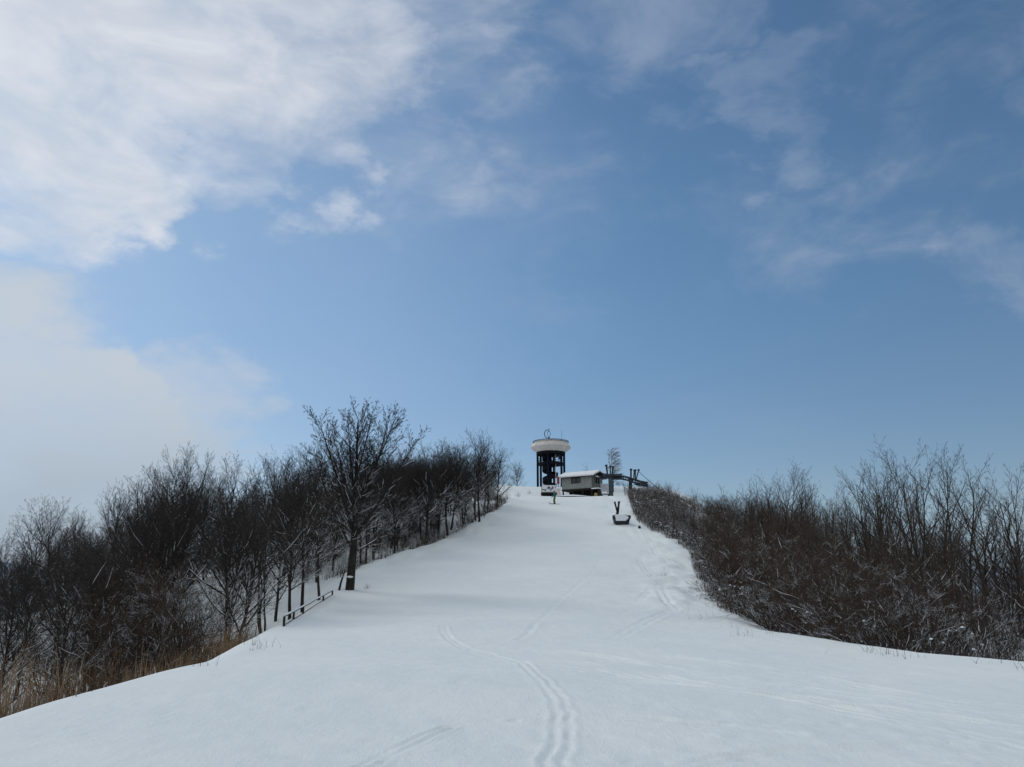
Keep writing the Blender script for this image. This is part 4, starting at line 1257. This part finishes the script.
# ------------------------------------------------------------------ the skier
def skier():
    g = ground_hit(554.8, 504.2); x, Y, z = g
    t = empty('person', (x, Y, z + .02), R(-62), 0.90); tag(t, 'skier in teal jacket and yellow-green trousers standing below the deck', 'person')
    J = [((0, 0, .95), .135), ((0, -.02, 1.12), .125), ((0, -.04, 1.30), .15), ((0, -.05, 1.42), .10), ((0, -.06, 1.50), .06), ((0, -.07, 1.60), .095), ((0, -.07, 1.69), .085)]
    E = [(0, 1), (1, 2), (2, 3), (3, 4), (4, 5), (5, 6)]
    vs = [j[0] for j in J]; rs = [j[1] for j in J]
    def chain(root, pts):
        prev = root
        for p, r in pts:
            vs.append(p); rs.append(r); E.append((prev, len(vs) - 1)); prev = len(vs) - 1
        return prev
    hands = []
    for s_ in (-1, 1):
        chain(0, [((s_ * .10, -.01, .88), .115), ((s_ * .13, -.10, .50), .085), ((s_ * .14, -.02, .14), .075), ((s_ * .14, -.03, .06), .075), ((s_ * .15, -.18, .05), .055)])
        h_ = chain(3, [((s_ * .19, -.05, 1.40), .075), ((s_ * .29, -.04, 1.14), .058), ((s_ * .33, -.22, .98), .045), ((s_ * .34, -.28, .95), .042)])
        for f in range(4):
            o = (f - 1.5) * .02
            chain(h_, [((s_ * (.34) + o, -.33, .94 - .004 * abs(f - 1)), .012), ((s_ * .34 + o, -.36, .915), .010), ((s_ * .34 + o, -.35, .89), .009)])
        chain(h_, [((s_ * .30, -.30, .95), .013), ((s_ * .295, -.335, .93), .011)])
    me = bpy.data.meshes.new('body'); me.from_pydata(vs, E, []); me.update()
    o = bpy.data.objects.new('body_skeleton', me); col.objects.link(o)
    sk = o.modifiers.new('Skin', 'SKIN'); sk.use_smooth_shade = True
    for i, v in enumerate(me.skin_vertices[0].data):
        v.radius = (rs[i], rs[i]); v.use_root = (i == 0)
    sb = o.modifiers.new('Sub', 'SUBSURF'); sb.levels = sb.render_levels = 2
    dg = bpy.context.evaluated_depsgraph_get(); dg.update()
    bm_ = bpy.data.meshes.new_from_object(o.evaluated_get(dg)); bm_.name = 'body'
    bpy.data.objects.remove(o)
    bm_.materials.clear()
    for m in (M['teal'], M['green'], M['skin'], M['black']): bm_.materials.append(m)
    for p in bm_.polygons:
        c = p.center
        far = math.hypot(c.x, c.y + .05) > .40 and c.z < 1.0 and c.z > .7
        p.material_index = 2 if c.z > 1.49 else 3 if (c.z < .16 or (abs(c.x) > .27 and c.z < .985 and c.z > .8)) else 1 if c.z < .90 and abs(c.x) < .26 else 0
        p.use_smooth = True
    link(bpy.data.objects.new('body', bm_), t)
    f = MB(); f.lathe([(.006, -.02), (.016, -.01), (.018, .005), (.006, .02)], 8, (0, -.165, 1.62)); f.build('nose', M['skin'], t, True)
    f = MB(); f.box((0, -.155, 1.655), (.15, .04, .05)); f.build('goggles', M['black'], t, bevel=.015)
    h_ = MB(); h_.lathe([(.112, 1.63), (.122, 1.67), (.112, 1.74), (.07, 1.79), (.01, 1.80)], 14, (0, -.065, 0)); h_.build('helmet', M['black'], t, True)
    for s_ in (-1, 1):
        b = MB(); n = 10
        vs_, fs_ = [], []
        for i in range(n + 1):
            u = i / n; yy = .75 - 1.65 * u; zz = .015 + (.16 * ((u - .85) / .15) ** 2 if u > .85 else 0)
            ww = .045 - .012 * math.sin(u * math.pi)
            for dx in (-ww, ww): vs_ += [(s_ * .15 + dx, yy, zz), (s_ * .15 + dx, yy, zz + .02)]
        for i in range(n):
            a = i * 4; c = a + 4
            fs_ += [(a, a + 2, c + 2, c), (a + 1, c + 1, c + 3, a + 3), (a, c, c + 1, a + 1), (a + 2, a + 3, c + 3, c + 2)]
        fs_ += [(0, 1, 3, 2), (n * 4, n * 4 + 2, n * 4 + 3, n * 4 + 1)]
        b.add(vs_, fs_); b.build('ski', M['metal_dark'], t)
skier()

# ------------------------------------------------------------------ sky and sun
SUN_EL, SUN_AZ = R(36), R(-52)       # azimuth measured from +Y towards +X
sun_dir = Vector((math.sin(SUN_AZ) * math.cos(SUN_EL), math.cos(SUN_AZ) * math.cos(SUN_EL), math.sin(SUN_EL)))
world = bpy.data.worlds.new('World'); scene.world = world; world.use_nodes = True
nt = world.node_tree
for n_ in list(nt.nodes): nt.nodes.remove(n_)
k = N(nt)
STR = 0.12
sky = k.new('ShaderNodeTexSky', sky_type='NISHITA')
sky.sun_disc = False; sky.sun_elevation = SUN_EL; sky.sun_rotation = SUN_AZ; sky.altitude = 600; sky.air_density = 1.0; sky.dust_density = 0.6; sky.ozone_density = 2.0
tc = k.new('ShaderNodeTexCoord').outputs['Generated']
dirn = k.new('ShaderNodeVectorMath', {0: tc}, operation='NORMALIZE').outputs[0]
hsv = k.new('ShaderNodeHueSaturation', {'Hue': 0.5, 'Saturation': 1.0, 'Value': 1.0, 'Color': sky.outputs[0]}).outputs[0]
el = k.new('ShaderNodeSeparateXYZ', {0: dirn}).outputs[2]
# even out the horizon glare: darken and re-tint towards the horizon
base = k.mix(1.0, hsv, k.mix(k.smooth(el, 0.0, 0.45), (0.62, 0.63, 0.665), (0.64, 0.80, 0.83)), 'MULTIPLY')

def dirv(px, py):
    r = ray(px, py); return tuple(r / np.linalg.norm(r))
def warp(vec, scale, amp, rot):
    mp = k.new('ShaderNodeMapping', {'Vector': vec, 'Rotation': rot, 'Scale': (1, 1, 1.7)}).outputs[0]
    n_ = k.new('ShaderNodeTexNoise', {'Vector': mp, 'Scale': scale, 'Detail': 6, 'Roughness': 0.56}).outputs['Color']
    v = k.new('ShaderNodeVectorMath', {0: n_, 1: (0.5, 0.5, 0.5)}, operation='SUBTRACT').outputs[0]
    v = k.new('ShaderNodeVectorMath', {0: v, 'Scale': amp}, operation='SCALE').outputs[0]
    v = k.new('ShaderNodeVectorMath', {0: vec, 1: v}, operation='ADD').outputs[0]
    return k.new('ShaderNodeVectorMath', {0: v}, operation='NORMALIZE').outputs[0]
wdir = warp(dirn, 5.0, 0.42, (0, R(-38), 0))
def blob(px, py, r0, r1):
    d = k.new('ShaderNodeVectorMath', {0: wdir, 1: dirv(px, py)}, operation='DOT_PRODUCT').outputs['Value']
    return k.smooth(d, math.cos(R(r1)), math.cos(R(r0)))
def vmap(rot, sc):
    return k.new('ShaderNodeMapping', {'Vector': dirn, 'Rotation': rot, 'Scale': sc}).outputs[0]
# streaks run from upper left to lower right
m1 = vmap((0, R(-38), 0), (1.0, 1.0, 2.0))
n_big = k.noise(m1, 3.2, 8, 0.58, 0.35)
n_fine = k.noise(m1, 9.0, 9, 0.60, 0.5)
nn = k.math('ADD', k.math('MULTIPLY', n_big, 0.62), k.math('MULTIPLY', n_fine, 0.38))
def mx(*a):
    v = a[0]
    for b in a[1:]: v = k.math('MAXIMUM', v, b)
    return v
def sc(v, f): return k.math('MULTIPLY', v, f)
bigm = mx(blob(40, 40, 5, 15), sc(blob(-60, 50, 4, 9), 1.0), sc(blob(120, 150, 3, 7), 1.0), sc(blob(200, 20, 4, 13), .95), sc(blob(270, 60, 4, 12), 0.82), sc(blob(310, 120, 2, 8), .66), sc(blob(262, 180, 0.5, 5), .55), sc(blob(430, 20, 2, 12), .42), sc(blob(390, 190, 1, 8), .30))
bigm = k.math('SUBTRACT', bigm, sc(blob(218, 120, 0.5, 6), .18))
lowm = mx(blob(-10, 420, 3, 9), sc(blob(90, 430, 3, 9), .95), sc(blob(190, 420, 1, 7), .55), sc(blob(-60, 500, 6, 18), .9))
lowm = k.smooth(k.math('ADD', lowm, k.math('MULTIPLY', k.math('SUBTRACT', nn, 0.5), 0.9)), 0.1, 0.8)
smal = mx(sc(blob(792, 92, 1.0, 6.5), .85), sc(blob(1030, 282, 1.0, 6), .8), sc(blob(660, -10, 2, 12), .62), sc(blob(980, 40, 2, 13), .60), sc(blob(770, 235, 2, 10), .42), sc(blob(950, 240, 1, 7), .45), sc(blob(560, 100, 2, 12), .40), sc(blob(500, 220, 2, 9), .32), sc(blob(530, 450, 1, 7), .3))
d1 = k.smooth(k.math('ADD', nn, sc(bigm, 0.46)), 0.52, 1.12)
d1 = k.math('MULTIPLY', d1, k.smooth(bigm, 0.0, 0.45))
d2 = k.math('MULTIPLY', lowm, k.smooth(nn, 0.25, 0.60, 0.62, 1.0))
d3 = k.math('MULTIPLY', k.smooth(k.math('ADD', nn, sc(smal, 0.30)), 0.56, 0.95), k.smooth(smal, 0.0, 0.35))
veil = sc(blob(-140, 260, 5, 48), 0.20)
elsewhere = sc(k.smooth(nn, 0.5, 0.75), 0.10)
cl = 1.0 / STR
c_white = (0.76 * cl, 0.78 * cl, 0.83 * cl)
c_grey = (0.47 * cl, 0.53 * cl, 0.60 * cl)
c_small = (0.36 * cl, 0.43 * cl, 0.56 * cl)
out = k.mix(veil, base, (0.52 * cl, 0.60 * cl, 0.74 * cl))
out = k.mix(elsewhere, out, c_small)
out = k.mix(k.smooth(el, 0.14, 0.0, 0.0, 0.75), out, (0.27 * cl, 0.38 * cl, 0.52 * cl))
out = k.mix(sc(d3, 0.75), out, c_small)
lowcol = k.mix(k.smooth(el, 0.05, 0.26), (0.36 * cl, 0.43 * cl, 0.51 * cl), (0.58 * cl, 0.62 * cl, 0.66 * cl))
out = k.mix(sc(d2, 0.82), out, lowcol)
wh = k.mix(k.smooth(n_fine, 0.35, 0.7), c_grey, c_white)
out = k.mix(sc(d1, 0.93), out, k.mix(0.65, wh, c_white))
# unseen bright overcast added behind and above the camera to light the snow
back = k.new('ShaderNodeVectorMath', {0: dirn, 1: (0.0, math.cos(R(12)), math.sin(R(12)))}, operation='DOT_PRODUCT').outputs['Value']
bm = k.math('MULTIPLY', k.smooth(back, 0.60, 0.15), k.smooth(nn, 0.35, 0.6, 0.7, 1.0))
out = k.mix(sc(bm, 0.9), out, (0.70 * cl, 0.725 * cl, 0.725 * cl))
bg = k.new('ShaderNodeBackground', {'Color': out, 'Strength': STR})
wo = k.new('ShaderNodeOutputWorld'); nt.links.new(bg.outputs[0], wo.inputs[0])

sl_ = bpy.data.lights.new('sun', 'SUN'); sl_.energy = 1.0; sl_.angle = R(25); sl_.color = (1.0, 0.95, 0.88)
so = link(bpy.data.objects.new('sun', sl_)); so.rotation_euler = sun_dir.to_track_quat('Z', 'Y').to_euler()

# ------------------------------------------------------------------ camera
cam = bpy.data.cameras.new('camera'); cam.sensor_width = 36; cam.lens = 36 * F / W; cam.clip_start = 0.1; cam.clip_end = 20000
co = link(bpy.data.objects.new('camera', cam)); co.location = EYE; co.rotation_euler = (R(90) + PITCH, 0, 0)
scene.camera = co
scene.view_settings.view_transform = 'Standard'; scene.view_settings.look = 'None'
scene.view_settings.exposure = 0; scene.view_settings.gamma = 1
scene.cycles.max_bounces = 4; scene.cycles.diffuse_bounces = 3
